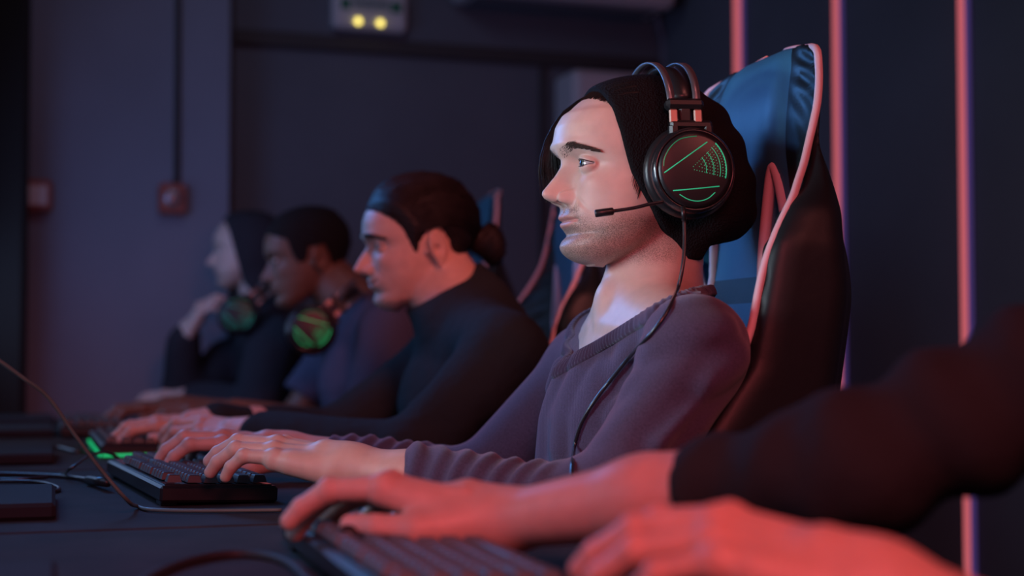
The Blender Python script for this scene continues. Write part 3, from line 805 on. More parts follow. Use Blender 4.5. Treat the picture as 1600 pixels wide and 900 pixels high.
# ------------------------------------------------------------------ hands
FING = {  # lateral offset towards thumb side, palm length, phalanges, radius
    'index': (.0265, .090, (.043, .025, .021), .0088), 'middle': (.0085, .093, (.048, .029, .022), .0090),
    'ring': (-.0095, .088, (.045, .027, .022), .0085), 'pinky': (-.0265, .079, (.035, .020, .019), .0076)}
class Hand:
    def __init__(s, wrist, fwd, up, side, flex=None, splay=None, thumb=None, scale=1.0, fore=None, fr=(.0275, .043)):
        """side=+1: thumb lies towards cross(up, fwd); flex: per finger (mcp,pip,dip) degrees"""
        s.w = np.array(wrist, float); s.d = unit(fwd); u = np.array(up, float); s.u = unit(u - s.d * (u @ s.d)); s.t = np.cross(s.u, s.d) * side
        flex = flex or {}; splay = splay or {}; s.sc = scale; s.ch = {}
        for n, (lat, pl, ph, r) in FING.items():
            b = s.w + (s.d * pl + s.t * lat) * scale - s.u * (.004 + abs(lat - .008) * .12) * scale
            a0, a1, a2 = [math.radians(q) for q in flex.get(n, (20, 30, 20))]
            sp = math.radians(splay.get(n, {'index': 6, 'middle': 1, 'ring': -4, 'pinky': -10}[n]))
            dd = s.d * math.cos(sp) + s.t * math.sin(sp); pts = [b]; an = 0
            for L, a in zip(ph, (a0, a1, a2)):
                an += a; pts.append(pts[-1] + (dd * math.cos(an) - s.u * math.sin(an)) * L * scale)
            s.ch[n] = (pts, r * scale)
        th = thumb or ((.030, .022, -.012), (.052, .046, -.018), (.078, .052, -.020), (.098, .050, -.022))
        s.th = [s.w + (s.d * a + s.t * b + s.u * c) * scale for a, b, c in th]
        s.fore = None if fore is None else np.array(fore, float); s.fr = fr
        pts = [s.w] + s.th + [q for v in s.ch.values() for q in v[0]]
        s.lo = np.min(pts, 0) - .022; s.hi = np.max(pts, 0) + .022
    def tips(s): return {n: v[0][-1] for n, v in s.ch.items()}
    def f(s, p):
        k = s.sc; d = None
        R = np.stack([s.d, s.t, s.u], 1)
        # palm
        d = cap(p, s.w, s.w + s.d * .030 * k, .0245 * k, .0225 * k)
        for n, (lat, pl, ph, r) in FING.items():
            b = s.ch[n][0][0]
            d = smin(d, cap(p, s.w + (s.d * .014 + s.t * lat * .55 - s.u * .003) * k, b - s.u * .003 * k, .0150 * k, .0118 * k), .009 * k)
        d = smin(d, cap(p, s.w + (s.d * .014 + s.t * .014 - s.u * .008) * k, s.th[1], .0155 * k, .0115 * k), .012 * k)          # thenar
        d = smin(d, cap(p, s.w + (s.d * .018 - s.t * .020 - s.u * .008) * k, s.w + (s.d * .058 - s.t * .026 - s.u * .008) * k, .0135 * k, .0110 * k), .010 * k)
        for n, (pts, r) in s.ch.items():
            g = smin(cap(p, pts[0], pts[1], r * 1.10, r * 1.0), cap(p, pts[1], pts[2], r * 1.02, r * .90), .003 * k)
            g = smin(g, cap(p, pts[2], pts[3] - unit(pts[3] - pts[2]) * r * .8, r * .92, r * .82), .0025 * k)
            g = smin(g, np.linalg.norm(p - (pts[0] + s.u * r * .25).astype(f32), axis=1) - r * 1.12, .006 * k)              # knuckle
            g = smin(g, np.linalg.norm(p - pts[1].astype(f32), axis=1) - r * 1.07, .003 * k)
            d = smin(d, g, .0035 * k)
        t = s.th
        g = smin(cap(p, t[0], t[1], .0150 * k, .0118 * k), cap(p, t[1], t[2], .0115 * k, .0100 * k), .005 * k)
        g = smin(g, cap(p, t[2], t[3], .0102 * k, .0086 * k), .003 * k)
        d = smin(d, g, .008 * k)
        # tendons
        for n in ('index', 'middle', 'ring'):
            b = s.ch[n][0][0]; d = smin(d, cap(p, s.w + (s.d * .030 + s.t * FING[n][0] * .7 + s.u * .0115) * k, b + s.u * .0058 * k, .0018, .0022), .007 * k)
        if s.fore is not None:
            e = s.fore; ax = unit(e - s.w)
            m = s.w + (e - s.w) * .55
            d1 = cap(p, s.w + s.t * .006 * k, m + s.t * .006, s.fr[0] * .92, s.fr[0] * .5 + s.fr[1] * .5)
            d2 = cap(p, s.w - s.t * .006 * k, m - s.t * .006, s.fr[0] * .92, s.fr[0] * .5 + s.fr[1] * .5)
            d = smin(d, smin(smin(d1, d2, .01), cap(p, m, e, s.fr[0] * .5 + s.fr[1] * .5, s.fr[1]), .02), .016 * k)
        return d
    def nails(s):
        out = []
        for n, (pts, r) in s.ch.items():
            dr = unit(pts[3] - pts[2]); up = unit(s.u - dr * (s.u @ dr)); out.append((pts[3] - dr * r * .9, dr, up, r))
        dr = unit(s.th[3] - s.th[2]); up = unit(s.t * .5 + s.u * .8 - dr * ((s.t * .5 + s.u * .8) @ dr)); out.append((s.th[3], dr, up, .0086 * s.sc))
        return out

def hand_tone(col, V, hand, base):
    base = np.array(base)
    for c, dr, up, r in hand.nails():
        q = V - c; x = q @ dr; z = q @ up; y = np.linalg.norm(q - np.outer(x, dr) - np.outer(z, up), axis=1)
        m = (np.abs(x + .001) < r * .85) & (y < r * .62) & (z > r * .45)
        col[m, :3] = base * np.array([1.12, 1.05, 1.08])
    for n, (pts, r) in hand.ch.items():   # redder knuckles
        for k_ in (0, 1, 2):
            g = np.exp(-(np.linalg.norm(V - pts[k_], axis=1) / (r * 1.5)) ** 2)
            col[:, :3] *= 1 - g[:, None] * np.array([0, .10, .10])

# ------------------------------------------------------------------ bodies
def body_mesh(th, head, bust_f, bust_box, hands, core_f, core_box, skin, res=(.002, .002, .012)):
    """one mesh: head and neck, hands and forearms, trunk core"""
    parts = []; cols = []
    if head is not None:
        lo, hi = bust_box
        f = lambda p: np.maximum(smin(head.f(p), bust_f(p), .014), boxf(p, lo, hi))
        V, F = nets(f, np.array(lo) - .004, np.array(hi) + .004, res[0], lip=2.2)
        parts.append((V, F)); cols.append(head.colour(V))
    for h in hands:
        lo, hi = h.lo.copy(), h.hi.copy()
        if h.fore is not None:
            lo = np.minimum(lo, h.fore - .05); hi = np.maximum(hi, h.fore + .05)
        V, F = nets(h.f, lo, hi, res[1], lip=1.3)
        parts.append((V, F)); c = np.zeros((len(V), 4)); c[:, :3] = skin; hand_tone(c, V, h, skin); cols.append(c)
    if core_f is not None:
        V, F = nets(core_f, core_box[0], core_box[1], res[2], lip=1.3)
        parts.append((V, F)); c = np.zeros((len(V), 4)); c[:, :3] = skin; cols.append(c)
    V, F = join(parts)
    me = mesh_np('body', V, F); set_tone(me, np.concatenate(cols))
    o = link('body', me, M['skin'], th)
    return o
def add_eyes(th, head, gaze=(1, 0, 0)):
    for sy in (-1, 1):
        b = MB(); n = 14
        prof = [(max(1e-6, .0123 * math.sin(PI * i / n)), .0123 * math.cos(PI * i / n)) for i in range(n + 1)]
        prof = [(r, h + (0.0007 * max(0, (h - .0095) / .0028))) for r, h in prof]
        b.lathe(prof[::-1], 28, axis=0)
        e = b.build('eye', M['eye'], th, True)
        g = unit(gaze); a = np.cross((0, 0, 1), g); a = unit(a); Rg = np.stack([g, a, np.cross(g, a)], 1)
        e.matrix_basis = mw(head.R @ Rg * head.s, head.to_w((.0735 + head.k['fore'] * .45, sy * .0315, .0155 - head.k['eye_z'])))
def add_lashes(th, head):
    b = MB(); c0 = (.0735 + head.k['fore'] * .45, .0315, .0155 - head.k['eye_z'])
    for sy in (-1, 1):
        for sgn in (1, -1):
            pts = []
            for yy in np.linspace(-.0140, .0142, 15):
                if sgn > 0: zz = .0050 * head.ek * max(0, 1 - ((yy + .001) / .0150) ** 2) + .0006 - yy * .03
                else: zz = -(.0036 * max(0, 1 - ((yy - .001) / .0150) ** 2)) + yy * .02
                r = .0139; xx = math.sqrt(max(r * r - yy * yy - zz * zz, 1e-8)) if yy * yy + zz * zz < r * r else .001
                pts.append(head.to_w((c0[0] + xx, sy * (c0[1] + yy), c0[2] + zz)))
            n = len(pts); b.tube(pts, [(.00075 if sgn > 0 else .00035) * math.sin(PI * (i + .6) / (n + .2)) ** .5 for i in range(n)], 6)
    o = b.build('eyelashes', M['brow'], th, True); o['kind'] = 'stuff'
def add_brows(th, head, dark=True, thick=1.0, n=170):
    b = MB()
    r_ = random.Random(3)
    for sy in (-1, 1):
        for i in range(n):
            t = r_.random(); yy = .0065 + t * .044
            zz = .0290 - head.k['brow_z'] + .0065 * math.sin(min(1, t * 1.25) * PI / 2) - max(0, t - .6) * .017 + (r_.random() - .5) * .0075 * thick * (1 - .62 * t)
            q = np.array([[.085, sy * yy, zz]], f32)
            # onto the surface
            lo_, hi_ = .05, .12
            for _ in range(22):
                m_ = (lo_ + hi_) / 2; q[0, 0] = m_
                if head.f_local(q, False)[0] < 0: lo_ = m_
                else: hi_ = m_
            p = np.array([lo_ - .0003, sy * yy, zz]); L = .0075 * (1 - .2 * t)
            dr = unit((-.10 - .25 * t, sy * (.55 + .6 * t), .75 - 1.0 * t + (r_.random() - .5) * .3))
            p2 = p + dr * L * .5 + np.array([.0011, 0, 0]); p3 = p + dr * L + np.array([.0006 - .0022 * t, 0, 0])
            b.tube([head.to_w(p), head.to_w(p2), head.to_w(p3)], [.00045, .0004, .00012], 4, caps=False)
    o = b.build('eyebrows', M['brow' if dark else 'dark_brow'], th); o['kind'] = 'stuff'
    return o

# ------------------------------------------------------------------ racing chairs
class Chair: pass
def chair_fields():
    zs = [0, .10, .25, .40, .54, .62, .66, .70, .74, .80, .85, .875, .895]
    W = tab(zs, [.215, .23, .247, .262, .268, .268, .258, .230, .208, .200, .178, .150, .06])
    T = tab([0, .30, .40, .48, .61, .655, .69, .73, .9], [.14, .14, .125, .085, .078, .060, .030, .015, .004])   # how far the bolsters stand forward
    return W, T
CW, CT = chair_fields()
def chair_back_f(q, front=True):
    """q: back frame: x forward, y left, z up along the back"""
    x, y, z = q[:, 0], q[:, 1], q[:, 2]; ay = np.abs(y)
    W = np.interp(z, *CW).astype(f32); T = np.interp(z, *CT).astype(f32)
    r = ay / W
    xf = .035 + T * ss(r, .52, .93) - .015 * ss(r, .97, 1.05) + .012 * gauss(z - .22, .14) * (1 - ss(r, 0.3, .6)) + .022 * gauss(z - .79, .085) * (1 - ss(r, .35, .8))
    # creases of the stretched leather on the bolsters
    cr = np.sin(z * 210 + ay * 110 + 2 * np.sin(z * 37)) * .0024 * ss(r, .56, .7) * (1 - ss(r, .9, .97)) * (.4 + .6 * np.abs(np.sin(z * 13)))
    xf = xf + cr
    xb = -.035 + .058 * ss(z, .56, .76) + (.050 - .032 * ss(z, .60, .72)) * ss(r, .6, 1.0)
    sx = np.maximum(x - xf, xb - x)
    sy = ay - W
    d = smax(sx * .8, sy * .85, .022)
    d = smax(d, z - .888, .03); d = np.maximum(d, -z)
    for sy_ in (1, -1):
        yy = y * sy_
        h = poly2(yy, z, [(.074, .600), (.100, .588), (.132, .622), (.128, .648), (.098, .712), (.084, .712)])
        d = smax(d, -(h + .0), .008)
    return d
def chair(label, back_origin, yaw, tilt, group, seat_z=.47, res=.0055, teal=False):
    """back_origin: foot of the back on the seat"""
    o = np.array(back_origin, float)
    th = thing('racing_chair', label, 'chair', (o[0], o[1], 0), yaw, group)
    Rb_ = roty(-tilt)
    def place(ob): ob.matrix_parent_inverse = Matrix.Identity(4); ob.matrix_basis = mw(Rb_, (0, 0, o[2]))
    V, F = nets(chair_back_f, (-.10, -.30, -.01), (.18, .30, .92), res, lip=1.5)
    me = mesh_np('backrest', V, F); ob = link('backrest', me, M['leather'], th); place(ob)
    # centre panel gets its own leather: faces in the middle of the front
    me.materials.clear(); me.materials.append(M['chair_teal' if teal else 'chair_blue'])
    W = np.interp(V[:, 2], *CW); r = np.abs(V[:, 1]) / W
    sd = np.maximum(np.where(V[:, 2] > .58, (r - .56) * .2, (r - .52) * .25), .016 - np.abs(V[:, 2] - .58))
    sd = np.maximum(sd, .012 - V[:, 0])
    at = me.attributes.new('panel', 'FLOAT', 'POINT'); at.data.foreach_set('value', np.clip(.5 - sd / .012, 0, 1).astype(np.float32))
    # piping along the bolsters, one continuous line over the top
    def front(y, z):
        xs = np.linspace(.20, -.05, 260).astype(f32)
        v = chair_back_f(np.stack([xs, np.full(260, y, f32), np.full(260, z, f32)], 1))
        i = np.argmax(v < 0) if (v < 0).any() else 170
        return float(xs[i])
    for sy in (1, -1):
        pts = []
        for z in list(np.linspace(.06, .86, 34)):
            W_ = float(np.interp(z, *CW)); y = sy * W_ * .93; pts.append((front(y, z) + .002, y, z))
        xs_ = np.array([q[0] for q in pts]); xp_ = np.pad(xs_, 2, mode='edge'); xs_ = (xp_[:-4] + xp_[1:-3] + xp_[2:-2] + xp_[3:-1] + xp_[4:]) / 5
        pts = [(float(x_) + .0012, q[1], q[2]) for x_, q in zip(xs_, pts)]
        for a in (.3, .6, .85):
            y = sy * .100 * (1 - a) ; zt = .868 + .014 * math.sin(a * PI / 2); pts.append((.022 - .004 * a, y + sy * .012, zt + .004))
        p = MB().tube(spline(pts, 110), .0047, 10).build('piping', M['piping'], th, True); place(p)
    for sy in (1, -1):
        loop = [(.074, .600), (.100, .588), (.132, .622), (.128, .648), (.098, .712), (.084, .712)]
        pts = [(front(sy * (.095 + (a - .095) * 1.28), .648 + (b_ - .648) * 1.06) - .001, sy * (.095 + (a - .095) * 1.05), .648 + (b_ - .648) * 1.04) for a, b_ in loop]
        p = MB().tube(spline(pts, 50, True), .0072, 10, closed=True, flat=1.0).build('belt_hole_rim', M['piping'], th, True); place(p)
    # stitched badge outline on the back panel
    b = MB(); k = [(0.0, .545), (.05, .50), (0.0, .445), (-.05, .50)]
    b.tube([(front(y, z) + .0005, y, z) for y, z in spline(k, 28, True)][:], .0016, 6, closed=True); p = b.build('stitched_badge', M['black_plastic'], th, True); place(p)
    # seat
    def seat_f(q):
        x, y, z = q[:, 0], q[:, 1], q[:, 2]; r = np.abs(y) / .26
        top = .045 + .055 * ss(r, .62, .93)
        d = smax(np.maximum(z - top, -.06 - z), smax(np.abs(y) - .26, np.abs(x - .22) - .26, .05), .025)
        return d
    V, F = nets(seat_f, (-.06, -.28, -.08), (.50, .28, .12), .010)
    s_ = link('seat', mesh_np('seat', V, F), M['leather'], th); s_.matrix_basis = mw(np.eye(3), (0, 0, seat_z - .03))
    for sy in (1, -1):
        a = MB().box((.20, sy * .30, seat_z + .17), (.25, .085, .03), None, .012)
        ar = a.build('armrest', M['black_plastic'], th); MB().box((.18, sy * .30, seat_z + .06), (.06, .035, .20), None, .008).build('armrest_post', M['black_plastic'], ar)
    MB().lathe([(.028, .12), (.028, .30), (.018, .30), (.018, seat_z - .08), (.10, seat_z - .08), (.10, seat_z - .06)], 20, (.22, 0, 0)).build('gas_lift', M['black_metal'], th, True)
    for k in range(5):
        a = 2 * PI * k / 5 + .3; e = np.array([.22 + .29 * math.cos(a), .29 * math.sin(a), .075])
        lg = MB().tube([(.22, 0, .125), tuple(e)], [.026, .017], 8).build('leg', M['black_metal'], th)
        MB().lathe([(.012, -.012), (.028, -.012), (.030, 0), (.028, .012), (.012, .012)], 16, (e[0], e[1], .030), axis=1).build('caster', M['black_plastic'], lg)
        MB().tube([(e[0], e[1], .03), tuple(e)], .006, 6).build('caster_stem', M['black_metal'], lg)
    return th
# ------------------------------------------------------------------ people: trunk and arms
def ecap(p, a, b, ra, rb, lat, s):
    a = np.asarray(a, f32); lat = np.asarray(lat, f32)
    d = (p - a) @ lat; p2 = p - np.outer(d, lat) * (1 - 1 / s)
    b = np.asarray(b, f32); b2 = b - lat * float((b - a) @ lat) * (1 - 1 / s)
    return cap(p2, a, b2, ra, rb)
class Trunk:
    def __init__(s, neck, pelvis, shl, shr, arms, depth=.112, belly=.112, chf=0.0):
        """neck: base of the neck; shl/shr: shoulder joints; arms: list of (shoulder, elbow, wrist)"""
        s.n = np.array(neck, float); s.p = np.array(pelvis, float); s.l = np.array(shl, float); s.r = np.array(shr, float)
        s.lat = unit(s.l - s.r); s.arms = [[np.array(q, float) for q in a] for a in arms]; s.depth = depth; s.belly = belly
        s.ch = s.n * .70 + s.p * .30 + FW * chf; s.top = s.n * .88 + s.p * .12 + FW * chf * .8; s.wa = s.n * .32 + s.p * .68
    def trunk(s, p, off=0.0):
        top = s.top
        d = ecap(p, s.ch, top, s.depth, s.depth * .70, s.lat, 1.42)
        d = smin(d, ecap(p, s.wa, s.ch, s.belly, s.depth, s.lat, 1.34), .04)
        d = smin(d, ecap(p, s.p, s.wa, s.belly * 1.06, s.belly, s.lat, 1.38), .05)
        for sh in (s.l, s.r):
            d = smin(d, cap(p, s.n + (sh - s.n) * .12 + np.array([0, 0, -.008]), sh + np.array([0, 0, .002]), .056, .052), .045)
        return d - off
    def sleeves(s, p, off=0.0, fr=.036, up=.052, upto=1.0):
        d = None
        for sh, el, wr in s.arms:
            a = smin(cap(p, sh, el, up, up * .84), cap(p, el, el + (wr - el) * upto, up * .84, fr), .02)
            d = a if d is None else smin(d, a, .01)
        return d - off

def legs(th, pelvis, lat, fwd, m_, spread=.10, knee=.42):
    pv = np.array(pelvis, float); parts = []
    def f(p):
        d = ecap(p, pv + np.array([0, 0, -.02]), pv + np.array([0, 0, .06]), .115, .112, lat, 1.4)
        for sg in (-1, 1):
            hp = pv + lat * sg * .09; kn = hp + fwd * knee + lat * sg * .05 + np.array([0, 0, .02]); an = kn + fwd * -.02 + np.array([0, 0, -kn[2] + .09])
            d = smin(d, cap(p, hp, kn, .085, .058), .03); d = smin(d, cap(p, kn, an, .056, .042), .02)
        return d
    lo = np.minimum(pv - .25, pv + fwd * (knee + .1) - .25); hi = np.maximum(pv + .2, pv + fwd * (knee + .1) + .2); lo[2] = 0.05; hi[2] = pv[2] + .2
    V, F = nets(f, lo, hi, .014, lip=1.4)
    link('trousers', mesh_np('trousers', V, F), m_, th)
    for sg in (-1, 1):
        kn = pv + lat * sg * .14 + fwd * knee; an = kn + fwd * -.02
        g = lambda p: np.maximum(smin(ell(p, an * [1, 1, 0] + fwd * .07 + np.array([0, 0, .045]), (.13, .046, .045), np.stack([fwd, np.cross((0, 0, 1), fwd), np.array([0, 0, 1.])], 1)), cap(p, an * [1, 1, 0] + np.array([0, 0, .06]), an * [1, 1, 0] + np.array([0, 0, .10]), .042, .042), .02), .006 - p[:, 2])
        c = an * [1, 1, 0] + fwd * .05
        V, F = nets(g, c - .2 * np.array([1, 1, 0]), c + np.array([.2, .2, .15]), .009, lip=1.4)
        link('shoe', mesh_np('shoe', V, F), M['black_plastic'], th)

def head_region(head, off, poly, extra=None, k=.004, zone=None):
    """cloth or hair lying over the head inside an outline in the head's side view"""
    def f(p):
        q = head.to_l(p); d = head.f_local(q, False) - off(q)
        if extra is not None: d = extra(q, d)
        return smax(d, poly2(q[:, 0], q[:, 2], poly), k)
    return f
def head_box(head, r=.17):
    return head.o - r, head.o + r

# ================================================================== 1: the man in the beanie
p1 = thing('person', 'man in dark beanie and purple V-neck sweater, face in sharp focus, typing', 'person', (0.19, 1.82, 0), 0, 'players in the row')
H1 = Head((0.158, 1.80, 1.116), PI + math.radians(18), math.radians(-.5), 0.0, 1.045, chin=.0055, fore=.0080, occ=1, eye_z=.003, brow_z=.0035, jaw=1.16, crown=1.14, stub=.85, ear=False, hump=.0012, skin=(0.60, 0.41, 0.35), eye_open=.84, lip=.95, brow=1.15)
SL1 = P(1088, 552, 1.61); SR1 = P(922, 578, 1.99)
NB1 = np.array([0.166, 1.81, 0.966]); PV1 = np.array([0.175, 1.81, 0.52])
EL1 = P(938, 800, 1.57); ER1 = P(742, 758, 2.00)
WL1 = P(548, 730, 1.655); WR1 = P(452, 706, 2.035)
KL1 = P(440, 696, 1.675); KR1 = P(378, 686, 2.02)
tr1 = Trunk(NB1, PV1, SL1, SR1, [(SL1, EL1, WL1), (SR1, ER1, WR1)], depth=.106, belly=.104, chf=.010)
hl1 = Hand(WL1, KL1 - WL1, (0.05, -.12, 1), -1, fr=(.0240, .0265), fore=WL1 + (EL1 - WL1) * .46,
           flex={'index': (17, 30, 14), 'middle': (12, 30, 14), 'ring': (13, 36, 18), 'pinky': (12, 42, 20)}, splay={'index': 4, 'middle': 1, 'ring': -3, 'pinky': -6})
hr1 = Hand(WR1, KR1 - WR1, (0.0, -.20, 1), 1, fr=(.0250, .033), thumb=((.026, .020, -.014), (.046, .038, -.022), (.066, .036, -.028), (.082, .028, -.032)), fore=WR1 + (ER1 - WR1) * .62,
           flex={'index': (16, 38, 18), 'middle': (14, 38, 20), 'ring': (20, 36, 22), 'pinky': (24, 36, 22)})
def bust1(p):
    d = cap(p, H1.to_w((-.022, 0, -.035)), NB1 + np.array([.004, 0, .015]), .0545, .0575)
    d = smin(d, cap(p, H1.to_w((.000, 0, -.058)), NB1 + FW * .010 + np.array([0, 0, .0]), .036, .038), .014)
    d = smin(d, tr1.trunk(p, -.007), .030)
    # collar bones and throat
    for sh in (SL1, SR1): d = smin(d, cap(p, NB1 + FW * .064 + (sh - NB1) * .08 + np.array([0, 0, -.018]), NB1 + FW * .050 + (sh - NB1) * .42 + np.array([0, 0, -.006]), .005, .004), .012)
    d = smin(d, ell(p, H1.to_w((.045, 0, -.140)), (.010, .012, .018)), .02)
    return d
def core1(p): return smin(tr1.trunk(p, -.014), tr1.sleeves(p, -.014), .03)
body_mesh(p1, H1, bust1, ((-.03, 1.55, .875), (.33, 2.05, 1.27)), [hl1, hr1], core1, ((-.45, 1.35, .36), (.42, 2.25, 1.02)), (0.60, 0.40, 0.33), res=(.0018, .0017, .014))
add_eyes(p1, H1, (1, -.02, -.02)); add_brows(p1, H1, thick=1.25, n=300); add_lashes(p1, H1)

# sweater with V neck and folds
fold_px = [  # pairs of pixels and depth: the soft ridges of the knit
    [(1075, 500, 1.64), (1030, 560, 1.64), (1000, 610, 1.66), (978, 660, 1.68)],
    [(1100, 560, 1.58), (1050, 600, 1.57), (1000, 660, 1.57), (960, 710, 1.58)],
    [(1060, 470, 1.68), (1015, 520, 1.68), (975, 580, 1.70)],
    [(1150, 560, 1.58), (1100, 620, 1.54), (1040, 690, 1.53)],
    [(930, 560, 1.76), (900, 620, 1.76), (880, 700, 1.76)],
    [(885, 585, 1.80), (862, 640, 1.82), (850, 720, 1.82)],
    [(860, 570, 1.87), (835, 630, 1.87), (815, 700, 1.87)],
    [(955, 590, 1.72), (935, 650, 1.72), (925, 720, 1.72)],
    [(1010, 562, 1.62), (1075, 526, 1.57), (1140, 512, 1.565)], [(1000, 612, 1.60), (1060, 585, 1.55), (1120, 585, 1.53)], [(905, 520, 1.84), (880, 545, 1.86), (862, 600, 1.87)]]
fold_3 = [spline([P(*q) for q in l], 10) for l in fold_px]
amps = [.011, .0095, .008, .007, .0075, .008, .007, .007, .0045, .004, .005]
NL = NB1 + FW * .03 - LT * .004
VB = P(879, 566, 1.80); VN = P(1086, 455, 1.735); VK = NB1 - FW * .078 + np.array([0, 0, .022])
VN1 = unit(np.cross(VN - VB, VK - VB)); VN1 = VN1 * np.sign(VN1[2])
VFm = VN - LT * 2 * ((VN - VB) @ LT); VKm = VK - LT * 2 * ((VK - VB) @ LT)
VN2 = unit(np.cross(VFm - VB, VKm - VB)); VN2 = VN2 * np.sign(VN2[2])
def vneck(p):
    q = p - VB.astype(f32)
    h1 = q @ VN1.astype(f32); h2 = q @ VN2.astype(f32)
    return np.maximum(-h1, -h2)
def sweater_raw(p):
    t = tr1.trunk(p, .004)
    t = smin(t, cap(p, NB1 + np.array([.012, 0, -.02]), NB1 + np.array([.012, 0, .006]), .060, .058), .03)
    # slack cloth over the belly
    t = smin(t, ecap(p, NB1 * .25 + PV1 * .75 + FW * .02, NB1 * .5 + PV1 * .5 + FW * .018, .115, .108, LT, 1.35), .05)
    a = None
    for i, (sh, el, wr) in enumerate(tr1.arms):
        x = cap(p, sh, el, .0535, .047); ax = unit(wr - el); L = np.linalg.norm(wr - el); tt = np.clip((p - el.astype(f32)) @ ax.astype(f32), 0, L)
        rip = (.0026 * np.sin(tt * 250 + 2 * np.sin(p[:, 1] * 60)) + .0012 * np.sin(tt * 117 + p[:, 0] * 50)) * ss(tt, .03, .09)
        y = cap(p, el, el + ax * L * .70, .047, .0375) - rip
        x = smin(x, y, .022); a = x if a is None else np.minimum(a, x)
    d = smin(t, a, .022)
    for l, am in zip(fold_3, amps):
        pts = np.array(l, f32); dd = np.full(len(p), 1e9, f32)
        for i in range(len(pts) - 1):
            dd = np.minimum(dd, cap(p, pts[i], pts[i + 1], 0, 0))
        d = d - am * np.exp(-(dd / .017) ** 2) + am * .45 * np.exp(-((dd - .026) / .012) ** 2)
    q = p @ np.array([[.8, .3, .2], [.2, 1, .3], [.5, -.2, .9]], f32)
    d = d - .0022 * np.sin(q[:, 0] * 45 + 2.0 * np.sin(q[:, 2] * 16)) * np.sin(q[:, 1] * 24 + 1)
    return d
def sweater_f(p): return smax(sweater_raw(p), -vneck(p), .003)
def sweater_all(p): return np.maximum(sweater_f(p), .56 - p[:, 2])
V, F = nets(sweater_all, (-.45, 1.38, .54), (.38, 2.22, 1.06), .0038, lip=1.5, proj=1)
sw = link('sweater', mesh_np('sweater', V, F), M['sweater'], p1)
# ribbed band round the neckline
def neck_path(n=120, dz=0.0):
    out = []
    rs = np.linspace(.20, .02, 420)
    for i in range(n):
        a = 2 * PI * i / n; dr = FW * math.cos(a) + LT * math.sin(a)
        pts = NB1 + rs[:, None] * dr
        # height of the neckline planes under each point
        z1 = VB[2] - ((pts - VB)[:, :2] @ VN1[:2]) / VN1[2]; z2 = VB[2] - ((pts - VB)[:, :2] @ VN2[:2]) / VN2[2]
        pts[:, 2] = np.maximum(z1, z2) - dz
        v = sweater_raw(pts.astype(f32)); k = np.argmax(v < 0) if (v < 0).any() else 250
        out.append(pts[k])
    return out
NR = 900
pa_ = np.array(spline(neck_path(dz=-.001), NR, True)); pb_ = np.array(spline(neck_path(dz=.0145), NR, True)); pm_ = np.array(spline(neck_path(dz=.0070), NR, True))
gn_ = np.stack([sweater_raw((pm_ + d_).astype(f32)) - sweater_raw((pm_ - d_).astype(f32)) for d_ in (np.array([.006, 0, 0]), np.array([0, .006, 0]), np.array([0, 0, .006]))], 1)
gn_ /= np.linalg.norm(gn_, axis=1, keepdims=True); kz_ = np.ones(25) / 25
gn_ = np.stack([np.convolve(np.concatenate([gn_[-12:, c_], gn_[:, c_], gn_[:12, c_]]), kz_, 'valid') for c_ in range(3)], 1)
Vb = []; Fb = []
for i in range(NR):
    a, b2, m2_ = pa_[i], pb_[i], pm_[i]; out_ = unit(gn_[i]); rib = .0010 * math.sin(i * 2 * PI / 6)
    for t_, h_ in ((0.0, -.004), (-.04, .0012), (.12, .0034), (.5, .0040), (.88, .0034), (1.04, .0010), (1.0, -.004)):
        Vb.append((a + (m2_ - a) * t_ * 2 if t_ < .5 else m2_ + (b2 - m2_) * (t_ * 2 - 1)) + out_ * (h_ + (rib if h_ > .002 else 0)))
for i in range(NR):
    j = (i + 1) % NR
    for k in range(6): Fb.append((i * 7 + k, j * 7 + k, j * 7 + k + 1, i * 7 + k + 1))
link('collar_band', mesh_np('collar_band', Vb, Fb), M['sweater_rib'], p1)
legs(p1, PV1, LT, FW, M['jeans'])

# beanie
def beanie_extra(q, d):
    s_ = ell(q, (-.052, 0, -.004), (.078, .080, .070)); s_ = smin(s_, ell(q, (-.066, 0, -.034), (.062, .070, .046)), .03)
    s_ = smin(s_, cap(q, (-.030, 0, -.050), (-.036, 0, -.085), .058, .050), .02)
    wr = .0016 * np.sin(q[:, 2] * 130 + q[:, 0] * 60 + 2 * np.sin(q[:, 1] * 40)) * ss(-q[:, 0], .0, .06)
    return smin(d, s_, .03) - wr
BP = [(.072, .155), (.068, .115), (.064, .085), (.059, .058), (.051, .028), (.042, 0), (.031, -.02), (.012, -.048), (-.016, -.074), (-.034, -.092), (-.054, -.092), (-.062, -.076), (-.10, -.068), (-.20, -.060), (-.22, .15), (-.05, .19)]
beanie_f = head_region(H1, lambda q: .0065 + 0 * q[:, 2], BP, beanie_extra, .004)
V, F = nets(beanie_f, H1.o - np.array([.14, .15, .17]), H1.o + np.array([.24, .19, .17]), .0030, lip=2.0)
link('beanie', mesh_np('beanie', V, F), M['beanie'], p1)
